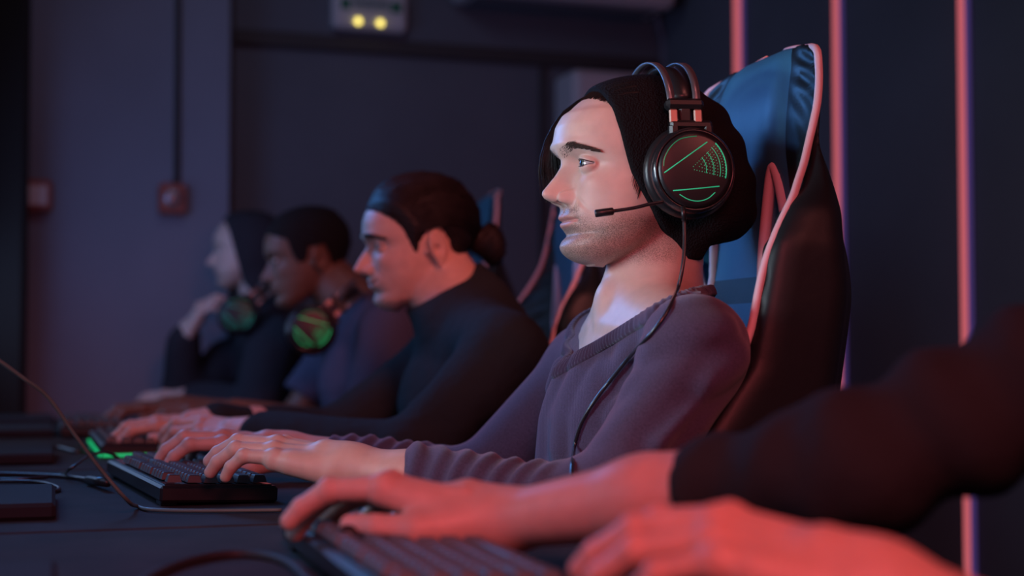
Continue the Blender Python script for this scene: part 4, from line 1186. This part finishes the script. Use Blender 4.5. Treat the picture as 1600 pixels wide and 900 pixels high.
# hair in front of the beanie: hairline and the long strands on the far side
hair_poly = [(.098, .110), (.084, .1015), (.078, .106), (.070, .1085), (.064, .102), (.05, .08), (.03, .09), (.03, .14), (.09, .13)]
V, F = nets(head_region(H1, lambda q: .0060 + .0008 * np.sin(q[:, 1] * 900 + q[:, 0] * 300), hair_poly, None, .002), H1.o - .15, H1.o + .16, .0018, lip=2.2)
link('hair', mesh_np('hair', V, F), M['hair'], p1)
b = MB(); r_ = random.Random(5)
for i in range(420):       # fine strands of the hairline, combed back under the beanie
    y = (r_.random() - .5) * .096; x0 = .077 - .012 * (abs(y) / .048) ** 2 - r_.random() * .006
    pts = []
    for j in range(5):
        x = x0 - j * .0085; z = .09
        lo_, hi_ = .03, .135
        for _ in range(14):
            m_ = (lo_ + hi_) / 2
            if H1.f_local(np.array([[x, y * (1 + .04 * j), m_]], f32), False)[0] < 0: lo_ = m_
            else: hi_ = m_
        pts.append(H1.to_w((x, y * (1 + .04 * j) + r_.uniform(-.001, .001), lo_ + .0008 + .0022 * math.sin(min(1, j / 3) * PI / 2) * r_.uniform(.4, 1.5))))
    b.tube(pts, [.0003, .0006, .0008, .0008, .0007], 4, caps=False)
for i in range(260):       # long curtain of hair beyond the far temple
    t = r_.random(); s0 = r_.uniform(-.004, .004)
    a = [(.052 - .012 * t, -.040 - .006 * t, .104 - .006 * t), (.076 - .018 * t, -.056 - .004 * t, .084), (.091 - .026 * t, -.066, .050), (.093 - .030 * t, -.071, .015), (.086 - .030 * t, -.072, -.008 - .014 * r_.random())]
    b.tube([H1.to_w(q) + np.array([s0 * k * .5, 0, 0]) for k, q in enumerate(spline(a, 8))], [.0007] * 7 + [.0003] * 2, 4, caps=False)
for i in range(24):        # sideburn wisps at the cup
    t = r_.random(); x = .0385 - .009 * t; z0 = .010 - .022 * t + r_.uniform(-.003, .003); pts = []
    for j in range(4):
        xx = x + .0015 * j; z = z0 - j * .006; lo_, hi_ = .03, .12
        for _ in range(14):
            m_ = (lo_ + hi_) / 2
            if H1.f_local(np.array([[xx, m_, z]], f32), False)[0] < 0: lo_ = m_
            else: hi_ = m_
        pts.append(H1.to_w((xx, lo_ + .0006, z)))
    b.tube(pts, [.0003, .0003, .00025, .0001], 4, caps=False)
o = b.build('hair_strands', M['hair'], p1); o['kind'] = 'stuff'

# ================================================================== headsets
def strip_mesh(pts, wdir, w_, t_, b=None):
    b = b or MB(); n0 = len(b.v); pts = [np.array(q, float) for q in pts]; n = len(pts); wdir = unit(wdir)
    for i, p in enumerate(pts):
        t = unit(pts[min(i + 1, n - 1)] - pts[max(i - 1, 0)]); nn = unit(np.cross(t, wdir)); ww = wdir
        for a, c_ in ((-.5, -.5), (.5, -.5), (.5, .5), (-.5, .5)): b.v.append(tuple(p + ww * a * w_ + nn * c_ * t_))
    for i in range(n - 1):
        for k in range(4):
            k2 = (k + 1) % 4; b.f.append((n0 + i * 4 + k, n0 + i * 4 + k2, n0 + i * 4 + 4 + k2, n0 + i * 4 + 4 + k))
    b.f.append((n0 + 3, n0 + 2, n0 + 1, n0)); b.f.append(tuple(n0 + (n - 1) * 4 + k for k in range(4)))
    return b
def headset(label, Mx, glow='led_line', lod=0, spread=.0, group='headsets of the players'):
    """head frame: band over the top, cups at y=+-; Mx: 4x4 placing the frame"""
    th = thing('headset', label, 'headset', (0, 0, 0), 0, group); th.matrix_world = Mx
    xc = -.012
    for sy in (1, -1):
        yo = .080 + spread
        b = MB(); prof = [(.030, 0), (.046, .001), (.0535, .008), (.0545, .014), (.0500, .019), (.036, .020)]
        b.lathe(prof, 40, (xc, 0, 0), axis=1)
        b.v = [(v[0], sy * (yo + v[1]), v[2]) for v in b.v]; b.build('ear_pad', M['black_plastic'], th, True)
        b = MB(); b.lathe([(.030, .019), (.0490, .020), (.0498, .025), (.0490, .031), (.0462, .0355), (.0445, .0360), (.0440, .0345), (.0001, .0345)], 48, (xc, 0, 0), axis=1)
        b.v = [(v[0], sy * (yo + v[1]), v[2]) for v in b.v]; b.build('cup_housing', M['gloss_black'], th, True)
        b = MB(); b.lathe([(.0432, .0340), (.0432, .0368), (.038, .0380), (.020, .0392), (.0001, .0396)], 40, (xc, 0, 0), axis=1)
        b.v = [(v[0], sy * (yo + v[1]), v[2]) for v in b.v]; cp = b.build('cup_plate', M['black_plastic'], th, True)
        yp = yo + .0394
        def pt(u, v):
            u *= .94; v *= .94
            return (xc - u, sy * (yp + .0003 - .95 * (u * u + v * v)), v)
        b = MB()
        def ln(pts, r): b.tube([pt(*q) for q in pts], r, 6, up=(0, 1, 0))
        ln([(-.0395, -.004), (-.012, .0150), (.0150, .0335)], .0006); ln([(-.0290, -.0255), (0, -.0230), (.0290, -.0200)], .0006)
        ln([q[:2] for q in spline([(-.0210, -.0300, 0), (-.010, -.0360, 0), (.002, -.0380, 0), (.014, -.0350, 0), (.0235, -.0275, 0)], 20)], .0005)
        ap = (-.0065, .0005)
        for k, R_ in enumerate((.0195, .029, .0375, .0450)):
            pts = [(ap[0] + R_ * math.cos(a), ap[1] + R_ * math.sin(a)) for a in np.linspace(math.radians(-14), math.radians(45), 10)]
            ln(pts, .00032 if k < 3 else .0006)
        b.build('green_light_lines', M[glow], cp, True)
        b = MB()
        ln([q[:2] for q in spline([(-.040, .004, 0), (-.0385, .014, 0), (-.031, .027, 0), (-.018, .037, 0), (.002, .0405, 0)], 20)], .0005); b.build('rim_light_line', M['dim_green_glow'], cp, True)
        b = MB()
        for k in range(1, 14):
            R_ = .0033 * k + .001
            for a in np.linspace(math.radians(-12), math.radians(43), max(2, int(R_ * .96 / .0031))):
                if R_ > .0440: continue
                q = pt(ap[0] + R_ * math.cos(a), ap[1] + R_ * math.sin(a)); b.box(q, (.0007, .0006, .0007))
        o = b.build('light_dots', M[glow], cp); o['kind'] = 'stuff'; o['label'] = 'fan of tiny green light dots'
        # yoke and sliders
        yk = MB()
        yk.box((xc, sy * (yo + .022), .0530), (.050, .012, .010), None, .003)
        for q in (-.020, .020): yk.box((xc + q, sy * (yo + .022), .047), (.012, .012, .014), None, .003)
        yk.build('yoke', M['black_plastic'], th)
        for q in (-.0145, .0145):
            MB().box((xc + q + .006, sy * (yo + .0235), .0625), (.0100, .0050, .0165), rotx(sy * .10), .0015).build('slider', M['copper'], th)
        MB().box((xc + .006, sy * (yo + .0195), .063), (.016, .009, .022), None, .003).build('pivot', M['gloss_black'], th)
        MB().box((xc + .006, sy * (yo + .018), .0765), (.045, .016, .013), rotx(sy * .25), .004).build('slider_cap', M['black_plastic'], th)
    yb = .098 + spread
    arc = [(yb * math.cos(a), .078 + (.0620) * math.sin(a)) for a in np.linspace(0, PI, 40)]
    for q in (-.0150, .0150):
        strip_mesh([(xc + .006 + q * (1 + .16 * math.sin(PI * i / 39)), y, z) for i, (y, z) in enumerate(arc)], (1, 0, 0), .0088, .0026).build('headband_bar', M['steel_band'], th, True)
    arc2 = [((yb - .010) * math.cos(a), .078 + (.055) * math.sin(a)) for a in np.linspace(0.12, PI - .12, 30)]
    strip_mesh([(xc, y, z) for y, z in arc2], (1, 0, 0), .030, .006).build('headband_pad', M['black_plastic'], th, True)
    return th
_c = H1.o + rotz(PI + math.radians(19)) @ roty(math.radians(4)) @ np.array([-.012, .117, 0])
_R = rotz(PI + math.radians(11)) @ roty(math.radians(1))
hs = headset('black over-ear headset with green light lines worn over the beanie, sharp in focus', mw(_R, _c - _R @ np.array([-.012, .117, 0])))
def to_hs(q): return np.array(q)
inv = np.linalg.inv(np.array(hs.matrix_world))
def inh(p): return (inv @ np.append(np.array(p, float), 1))[:3]
b = MB().tube([inh(q) for q in spline([P(1036, 315, 1.675), P(1015, 319, 1.672), P(990, 325, 1.670), P(957, 330, 1.668)], 20)], .0021, 10)
b.build('mic_boom', M['gloss_black'], hs, True)
b = MB().tube([inh(P(959, 330, 1.668)), inh(P(957, 330.2, 1.668)), inh(P(931, 333.5, 1.667)), inh(P(929.5, 333.7, 1.667))], [.0030, .0044, .0044, .0034], 16)
b.build('microphone', M['black_plastic'], hs, True)
MB().tube([inh(P(1067, 322, 1.675)), inh(P(1069, 345, 1.675))], .0028, 10).build('cable_boot', M['black_plastic'], hs, True)
cp = [P(1069, 343, 1.675), P(1071, 375, 1.672), P(1070, 400, 1.664), P(1066, 425, 1.655)]
def body_f1(p): return np.minimum(sweater_raw(p), bust1(p))
cpx = spline([(q[0], q[1], 0) for q in ((1060, 446), (1052, 466), (1036, 496), (1014, 524), (985, 555), (958, 588), (930, 624), (908, 660), (897, 698), (894, 722), (893, 742))], 42)
for c3 in cpx:
    q = hit(body_f1, c3[0], c3[1])
    if q is not None: cp.append(q - np.array([0, .0062, 0]))
cp = np.array(cp); 
for _ in range(2): cp[1:-1] = cp[1:-1] * .5 + (cp[:-2] + cp[2:]) * .25
b = MB().tube([inh(q) for q in spline(cp, 160)], .0022, 10)
b.build('cable', M['cable'], hs, True)

# chair of the man in the beanie
CH1 = np.array([0.232, 1.865, 0.407])
chair('black and blue racing chair with pink piping behind the man in the beanie', CH1, YAW - .02, .143, 'racing chairs', res=.0050)
# ================================================================== 2: the ponytailed man
p2 = thing('person', 'ponytailed man in a black turtleneck smiling at his screen, second from the camera', 'person', (-0.06, 2.58, 0), 0, 'players in the row')
H2 = Head((P(656, 391, 2.60)), PI + math.radians(17), math.radians(8), math.radians(-2), .97, smile=.8, hump=.002, nose=1.0, skin=(0.52, 0.34, 0.28), stub=.15, eye_open=1.0, brow=1.25)
SL2 = P(795, 552, 2.36); SR2 = SL2 - LT * .385 + np.array([0, 0, .0]); NB2 = (SL2 + SR2) / 2 + np.array([.01, 0, .055]) + FW * .02
PV2 = np.array([-0.05, 2.62, .52])
WL2 = P(392, 680, 2.43); KL2 = P(308, 660, 2.455); EL2 = P(640, 712, 2.30)
ER2 = SR2 + FW * .20 + np.array([0, .02, -.155]); WR2 = ER2 + FW * .23 + LT * .05 + np.array([0, 0, .010]); WR2[2] = .785
tr2 = Trunk(NB2, PV2, SL2, SR2, [(SL2, EL2, WL2), (SR2, ER2, WR2)], depth=.110, belly=.112)
hl2 = Hand(WL2, KL2 - WL2, (0.05, -.35, 1), -1, fore=WL2 + (EL2 - WL2) * .6, flex={'index': (8, 34, 14), 'middle': (12, 34, 16), 'ring': (18, 36, 18), 'pinky': (22, 34, 20)})
hr2 = Hand(WR2, FW * 1.0 + np.array([0, 0, .12]), (0.0, -.2, 1), 1, fore=WR2 + (ER2 - WR2) * .6, flex={k: (16, 34, 18) for k in FING})
def bust2(p):
    d = cap(p, H2.to_w((-.030, 0, -.035)), NB2 + np.array([0, 0, .0]), .055, .060)
    return smin(d, cap(p, H2.to_w((.010, 0, -.060)), NB2 + FW * .03, .036, .042), .02)
def core2(p): return smin(tr2.trunk(p, -.014), tr2.sleeves(p, -.014), .03)
body_mesh(p2, H2, bust2, (H2.o - np.array([.16, .15, .17]), H2.o + np.array([.17, .16, .15])), [hl2, hr2], core2, ((-.75, 2.1, .36), (.30, 3.1, 1.1)), (0.52, 0.33, 0.27), res=(.0024, .0022, .014))
add_eyes(p2, H2, (1, 0, -.12)); add_brows(p2, H2, False, thick=1.8, n=380); add_lashes(p2, H2)
HP2 = [(.0905, .086), (.078, .075), (.060, .066), (.046, .044), (.036, .016), (.030, -.002), (.020, -.008), (.014, .012), (.000, .030), (-.022, .034), (-.036, .010), (-.040, -.025), (-.040, -.060), (-.065, -.075), (-.16, -.05), (-.16, .16), (.03, .17), (.09, .12)]
def hair2x(q, d):
    st = .0005 * np.sin((q[:, 2] - q[:, 0] * .35) * 520 + 1.5 * np.sin(q[:, 0] * 60))
    d = d - st
    return d
hf2 = head_region(H2, lambda q: .0010 + .0085 * ss(-poly2(q[:, 0], q[:, 2], HP2), .000, .022), HP2, hair2x, .008)
V, F = nets(hf2, H2.o - .17, H2.o + .17, .0028, lip=2.2)
ho = link('hair', mesh_np('hair', V, F), M['hair'], p2)
r_ = random.Random(11); pa = []; of = []
hl = [(.088, .082), (.076, .076), (.062, .064), (.048, .046), (.038, .022), (.030, .004), (.022, -.004)]
for i in range(520):
    sg = 1 if r_.random() < .72 else -1; t = r_.random() * 4.3; a_ = int(t); u_ = t - a_
    x0 = hl[a_][0] * (1 - u_) + hl[a_ + 1][0] * u_; z0 = hl[a_][1] * (1 - u_) + hl[a_ + 1][1] * u_
    y0 = sg * min(.074, .006 + .078 * (t / 3.2) ** .7 + r_.uniform(-.008, .008)) if t < 3.2 else sg * .076
    if t < .8: y0 = r_.uniform(-.045, .045)
    up = r_.uniform(0, .030) * (1 - t / 9); e_ = (-.112, r_.uniform(-.012, .012), r_.uniform(-.018, .016)); row_ = []
    for k in range(11):
        s_ = k / 10; x = x0 * (1 - s_) + e_[0] * s_; y = y0 * (1 - s_ ** 2.2) + e_[1] * s_ ** 2.2
        z = z0 * (1 - s_) + e_[2] * s_ + math.sin(PI * s_) * (.030 + up + .02 * (1 - abs(y0) / .08)) + .0012 * math.sin(k * 2.1 + i)
        if z > .034 or s_ > .5 or abs(y) < .06: pass
        row_.append((x, y, z))
    pa.append(row_); h_ = r_.uniform(.0085, .0135); of.append([min(h_, .0012 + .0045 * k) for k in range(11)])
strands(p2, H2, np.array(pa), np.array(of), M['hair'], .0010)
def bun(p):
    q = H2.to_l(p); return smin(ell(q, (-.134, .0, -.006), (.026, .030, .040)), ell(q, (-.110, 0, .000), (.020, .020, .022)), .012) - .0015 * np.sin(q[:, 2] * 500 + q[:, 0] * 400)
V, F = nets(bun, H2.to_w((-.13, 0, 0)) - .06, H2.to_w((-.13, 0, 0)) + .06, .003); link('hair_bun', mesh_np('hair_bun', V, F), M['hair'], p2)
def shirt2(p):
    d = smin(tr2.trunk(p, .006), tr2.sleeves(p, .006, fr=.034, up=.056, upto=.93), .03)
    nk = smin(cap(p, NB2 + np.array([0, 0, -.01]), H2.to_w((-.034, 0, -.030)), .072, .0625), cap(p, NB2 + FW * .03, H2.to_w((.0, 0, -.070)), .055, .046), .02)
    nk = smin(nk, cap(p, NB2 - FW * .05 + np.array([0, 0, -.05]), NB2 - FW * .015 + np.array([0, 0, .02]), .075, .055), .03)
    nk = smax(nk, ((p - P(697, 457, 2.50).astype(f32)) @ unit(FW * .57 + np.array([0, 0, .82])).astype(f32)), .006)
    d = smin(d, nk, .025)
    q = p @ np.array([[.8, .3, .2], [.2, 1, .3], [.5, -.2, .9]], f32)
    return np.maximum(d - .004 * np.sin(q[:, 0] * 40 + 2 * np.sin(q[:, 2] * 18)) * np.sin(q[:, 1] * 22 + 1), .56 - p[:, 2])
V, F = nets(shirt2, (-.75, 2.1, .54), (.34, 3.12, 1.12), .0065, lip=1.5); link('turtleneck_shirt', mesh_np('shirt', V, F), M['black_cloth'], p2)
legs(p2, PV2, LT, FW, M['jeans'])
chair('blurred racing chair just behind the sharp face, belonging to the ponytailed man', np.array([0.105, 2.84, .345]), YAW - .12, .06, 'racing chairs', res=.007, teal=True)

# ================================================================== 3: the man in the navy t-shirt
p3 = thing('person', 'man with short hair in a navy t-shirt looking down, third from the camera', 'person', (-0.30, 3.32, 0), 0, 'players in the row')
H3 = Head(P(484, 410, 3.38), PI + math.radians(15), math.radians(10), 0, .97, nose=.85, nose_w=1.3, lip=1.7, skin=(0.16, 0.085, 0.06), eye_open=.6)
SL3 = P(608, 524, 3.17); SR3 = SL3 - LT * .40; NB3 = (SL3 + SR3) / 2 + np.array([.0, 0, .055]) + FW * .02; PV3 = np.array([-.24, 3.40, .52])
EL3 = P(572, 672, 3.08); WL3 = EL3 + unit(FW + LT * -.30) * .27; WL3[2] = .785
ER3 = P(452, 662, 3.50); WR3 = ER3 + unit(FW + LT * .30) * .27; WR3[2] = .785
tr3 = Trunk(NB3, PV3, SL3, SR3, [(SL3, EL3, WL3), (SR3, ER3, WR3)], depth=.112, belly=.112)
hl3 = Hand(WL3, FW - LT * .3 + np.array([0, 0, .1]), (0, -.3, 1), -1, flex={k: (12, 34, 18) for k in FING})
hr3 = Hand(WR3, FW + LT * .3 + np.array([0, 0, .1]), (0, -.2, 1), 1, flex={k: (12, 34, 18) for k in FING})
def bust3(p): return smin(cap(p, H3.to_w((-.028, 0, -.035)), NB3, .056, .062), smin(tr3.trunk(p, -.008), tr3.sleeves(p, -.012, fr=.040), .03), .03)
def core3(p): return smin(tr3.trunk(p, -.012), tr3.sleeves(p, -.008, fr=.036), .03)
body_mesh(p3, H3, bust3, ((-.72, 2.9, .93), (-.02, 3.8, 1.27)), [hl3, hr3], core3, ((-1.0, 2.85, .36), (.1, 3.95, 1.05)), (0.16, 0.085, 0.06), res=(.0035, .004, .007))
add_eyes(p3, H3, (1, 0, -.2)); add_brows(p3, H3, n=60)
HP3 = [(.088, .080), (.075, .070), (.052, .058), (.044, .020), (.034, .000), (.016, .004), (.006, .032), (-.030, .034), (-.040, .0), (-.050, -.060), (-.16, -.05), (-.16, .16), (.03, .17), (.10, .10)]
V, F = nets(head_region(H3, lambda q: .0045 + .0008 * np.sin(q[:, 0] * 900) * np.sin(q[:, 2] * 900), HP3, None, .003), H3.o - .15, H3.o + .15, .004, lip=2.2)
link('hair', mesh_np('hair', V, F), M['short_hair'], p3)
def shirt3(p):
    d = smin(tr3.trunk(p, .006), tr3.sleeves(p, .010, fr=.05, up=.056, upto=0.0), .03)
    for sh, el, wr in tr3.arms:
        ax = unit(el - sh); d2 = (p - (sh + (el - sh) * .72).astype(f32)) @ ax.astype(f32); near_ = cap(p, sh, el, .075, .075)
        d = np.where(near_ < 0, np.maximum(d, d2), d)
    q = p @ np.array([[.8, .3, .2], [.2, 1, .3], [.5, -.2, .9]], f32)
    d = smax(d, -cap(p, NB3 + np.array([0, 0, .02]), NB3 + np.array([-.02, 0, .14]), .066, .07), .006)
    return np.maximum(d - .004 * np.sin(q[:, 0] * 36 + 2 * np.sin(q[:, 2] * 16)), .56 - p[:, 2])
V, F = nets(shirt3, (-1.0, 2.85, .54), (.14, 3.95, 1.1), .008, lip=1.5); link('t_shirt', mesh_np('shirt', V, F), M['navy_cloth'], p3)
legs(p3, PV3, LT, FW, M['jeans'])
chair('far racing chair with rounded blue headrest, just right of the ponytailed head', np.array([-0.075, 3.52, .395]), YAW - .10, .06, 'racing chairs', res=.008)

# ================================================================== 4: the man with a hand at his chin
p4 = thing('person', 'farthest man in a dark hoodie with a hand raised to his chin', 'person', (-0.56, 4.1, 0), 0, 'players in the row')
H4 = Head(P(386, 399, 4.1), PI + math.radians(12), math.radians(2), 0, .90, skin=(0.55, 0.42, 0.38), stub=.6, eye_open=.9)
SL4 = P(430, 540, 3.90); SR4 = SL4 - LT * .37; NB4 = (SL4 + SR4) / 2 + np.array([0, 0, .06]); PV4 = np.array([-.48, 4.15, .52])
ER4 = P(290, 612, 4.12); WR4 = P(286, 528, 4.06)
EL4 = P(400, 645, 3.80); WL4 = EL4 + unit(FW * .5 - LT * .8) * .25; WL4[2] = .785
tr4 = Trunk(NB4, PV4, SL4, SR4, [(SL4, EL4, WL4), (SR4, ER4, WR4)], depth=.112, belly=.115)
hr4 = Hand(WR4, P(314, 470, 4.05) - WR4, (-.75, -.25, .45), 1, flex={k: (38, 42, 20) for k in FING}, thumb=((.03, .022, -.012), (.06, .045, -.02), (.088, .048, -.022), (.11, .046, -.026)), scale=1.05)
hl4 = Hand(WL4, FW - LT * .4 + np.array([0, 0, .1]), (0, -.3, 1), -1, flex={k: (12, 34, 18) for k in FING})
def bust4(p): return cap(p, H4.to_w((-.028, 0, -.035)), NB4, .055, .060)
def core4(p): return smin(tr4.trunk(p, -.014), tr4.sleeves(p, -.012, fr=.036), .03)
body_mesh(p4, H4, bust4, (H4.o - .17, H4.o + .17), [hr4, hl4], core4, ((-1.25, 3.5, .36), (-.2, 4.7, 1.1)), (0.55, 0.42, 0.38), res=(.004, .0035, .014))
add_eyes(p4, H4); add_brows(p4, H4, n=60)
HP4 = [(.070, .150), (.066, .110), (.055, .075), (.046, .040), (.036, .0), (.026, -.04), (.016, -.08), (-.01, -.12), (-.05, -.16), (-.2, -.12), (-.2, .17)]
V, F = nets(head_region(H4, lambda q: .010 + 0 * q[:, 0], HP4, lambda q, d: smin(d, smin(ell(q, (-.040, 0, .02), (.090, .088, .095)), cap(q, (-.03, 0, -.05), (-.03, 0, -.13), .082, .095), .04), .03), .006), H4.o - .19, H4.o + .19, .006, lip=2.0)
link('hood', mesh_np('hood', V, F), M['hood_cloth'], p4)
def shirt4(p):
    d = smin(tr4.trunk(p, .012), tr4.sleeves(p, .012, fr=.034, up=.058, upto=.95), .03)
    d = smin(d, cap(p, NB4 - FW * .02, NB4 + np.array([0, 0, .03]), .085, .075), .04)
    q = p @ np.array([[.8, .3, .2], [.2, 1, .3], [.5, -.2, .9]], f32)
    return np.maximum(d - .005 * np.sin(q[:, 0] * 34 + 2 * np.sin(q[:, 2] * 16)), .56 - p[:, 2])
V, F = nets(shirt4, (-1.25, 3.45, .54), (-.15, 4.7, 1.15), .009, lip=1.5); link('hoodie', mesh_np('hoodie', V, F), M['hood_cloth'], p4)
legs(p4, PV4, LT, FW, M['jeans'])

# headsets hanging at the necks of the two far men: band behind the neck, cups in front
def neck_headset(label, px, py, Y, glow, yaw, roll=0.0):
    c = P(px, py, Y); R_ = rotz(yaw) @ roty(math.radians(-50)) @ rotx(roll)
    cup = R_ @ np.array([-.012, .110, .0]); return headset(label, mw(R_, c - cup), glow, group='headsets of the players')
neck_headset('headset with bright green lights hanging at the neck of the man in the navy t-shirt', 487, 515, 3.12, 'green_glow', PI + math.radians(8), 0)
neck_headset('headset with teal lights hanging at the neck of the man in the dark hoodie', 372, 492, 3.84, 'teal_glow', PI + math.radians(6), 0)

# ================================================================== 0: the player nearest the camera, only his arms in the frame
p0 = thing('person', 'nearest player, out of frame but for two red-lit hands and a rolled dark sleeve', 'person', (0.52, 0.92, 0), 0, 'players in the row')
WR0 = P(786, 815, 1.225); KR0 = P(600, 744, 1.26); ER0 = P(1330, 728, 1.06)
SR0 = np.array([.440, 1.03, .922]); SL0 = SR0 + LT * .40; NB0 = (SR0 + SL0) / 2 + np.array([.0, 0, .06]); PV0 = np.array([.60, .92, .50])
WL0 = P(1372, 918, .855); KL0 = P(1135, 826, .885); EL0 = WL0 + np.array([.20, -.09, -.095])
tr0 = Trunk(NB0, PV0, SL0, SR0, [(SL0, EL0, WL0), (SR0, ER0, WR0)], depth=.115, belly=.118)
hr0 = Hand(WR0, KR0 - WR0, (0.06, .12, 1), 1, fore=WR0 + (ER0 - WR0) * .80, scale=1.07, fr=(.0225, .036),
           flex={'index': (22, 30, 14), 'middle': (26, 34, 18), 'ring': (26, 34, 20), 'pinky': (26, 34, 22)}, splay={'index': 9, 'middle': 2, 'ring': -5, 'pinky': -12},
           thumb=((.024, .020, -.014), (.050, .038, -.026), (.078, .044, -.034), (.100, .040, -.040)))
hl0 = Hand(WL0, KL0 - WL0, (0.10, -.25, 1), -1, fore=WL0 + (EL0 - WL0) * .9, scale=1.07, fr=(.0235, .040),
           flex={'index': (24, 22, 12), 'middle': (26, 24, 14), 'ring': (28, 26, 16), 'pinky': (32, 28, 18)})
H0 = Head((.47, .86, 1.16), YAW, math.radians(6), 0, 1.0, skin=(.58, .40, .34))
def bust0(p): return cap(p, H0.to_w((-.028, 0, -.035)), NB0, .056, .062)
def core0(p): return smin(tr0.trunk(p, -.014), tr0.sleeves(p, -.016), .03)
body_mesh(p0, H0, bust0, (H0.o - .17, H0.o + .17), [hr0, hl0], core0, ((.0, .35, .36), (.85, 1.4, 1.1)), (0.60, 0.40, 0.33), res=(.0035, .0020, .014))
add_eyes(p0, H0)
HP0 = [(.088, .080), (.075, .070), (.052, .058), (.044, .020), (.034, .000), (.016, .004), (.006, .032), (-.030, .034), (-.040, .0), (-.050, -.060), (-.16, -.05), (-.16, .16), (.03, .17), (.10, .10)]
V, F = nets(head_region(H0, lambda q: .010 + 0 * q[:, 0], HP0, None, .004), H0.o - .15, H0.o + .15, .005, lip=2.2)
link('hair', mesh_np('hair', V, F), M['hair'], p0)
def shirt0(p):
    d = tr0.trunk(p, .010)
    for i, (sh, el, wr) in enumerate(tr0.arms):
        L = np.linalg.norm(wr - el); ax = unit(wr - el); up_ = unit(el - sh)
        frac = .40 if i == 1 else .30
        t1 = np.clip((p - el.astype(f32)) @ ax.astype(f32), 0, L); t2 = np.clip((p - sh.astype(f32)) @ up_.astype(f32), 0, .3)
        x = cap(p, sh, el, .059, .049) - .005 * np.sin(t2 * 120 + p[:, 0] * 30)
        y = cap(p, el, el + ax * L * frac, .047, .0355) - .0035 * np.sin(t1 * 110 + p[:, 2] * 40)
        y = np.maximum(y, (p - (el + ax * (L * frac + .006)).astype(f32)) @ ax.astype(f32))
        d = smin(d, smin(x, y, .025), .03)
    return np.maximum(d, .54 - p[:, 2])
V, F = nets(shirt0, (.0, .3, .52), (.9, 1.45, 1.15), .0055, lip=1.5); link('dark_shirt', mesh_np('shirt', V, F), M['brown_cloth'], p0)
legs(p0, PV0, LT, FW, M['jeans'])
# mouse under the nearest right hand
q = D_(545, 800, DESK + .03)
th = thing('mouse', 'dark mouse almost hidden under the red-lit right hand in the foreground', 'mouse', (q[0], q[1], DESK), YAW)
th.location = (WR0[0] - .085, WR0[1] - .01, DESK)
f = lambda p: np.maximum(ell(p, (0, 0, .004), (.062, .033, .036)), .001 - p[:, 2])
V, F = nets(f, (-.08, -.05, -.004), (.08, .05, .05), .003); link('shell', mesh_np('shell', V, F), M['black_plastic'], th)
MB().lathe([(.009, -.004), (.010, 0), (.009, .004)], 18, (.040, 0, .030), axis=1).build('wheel', M['gloss_black'], th, True)
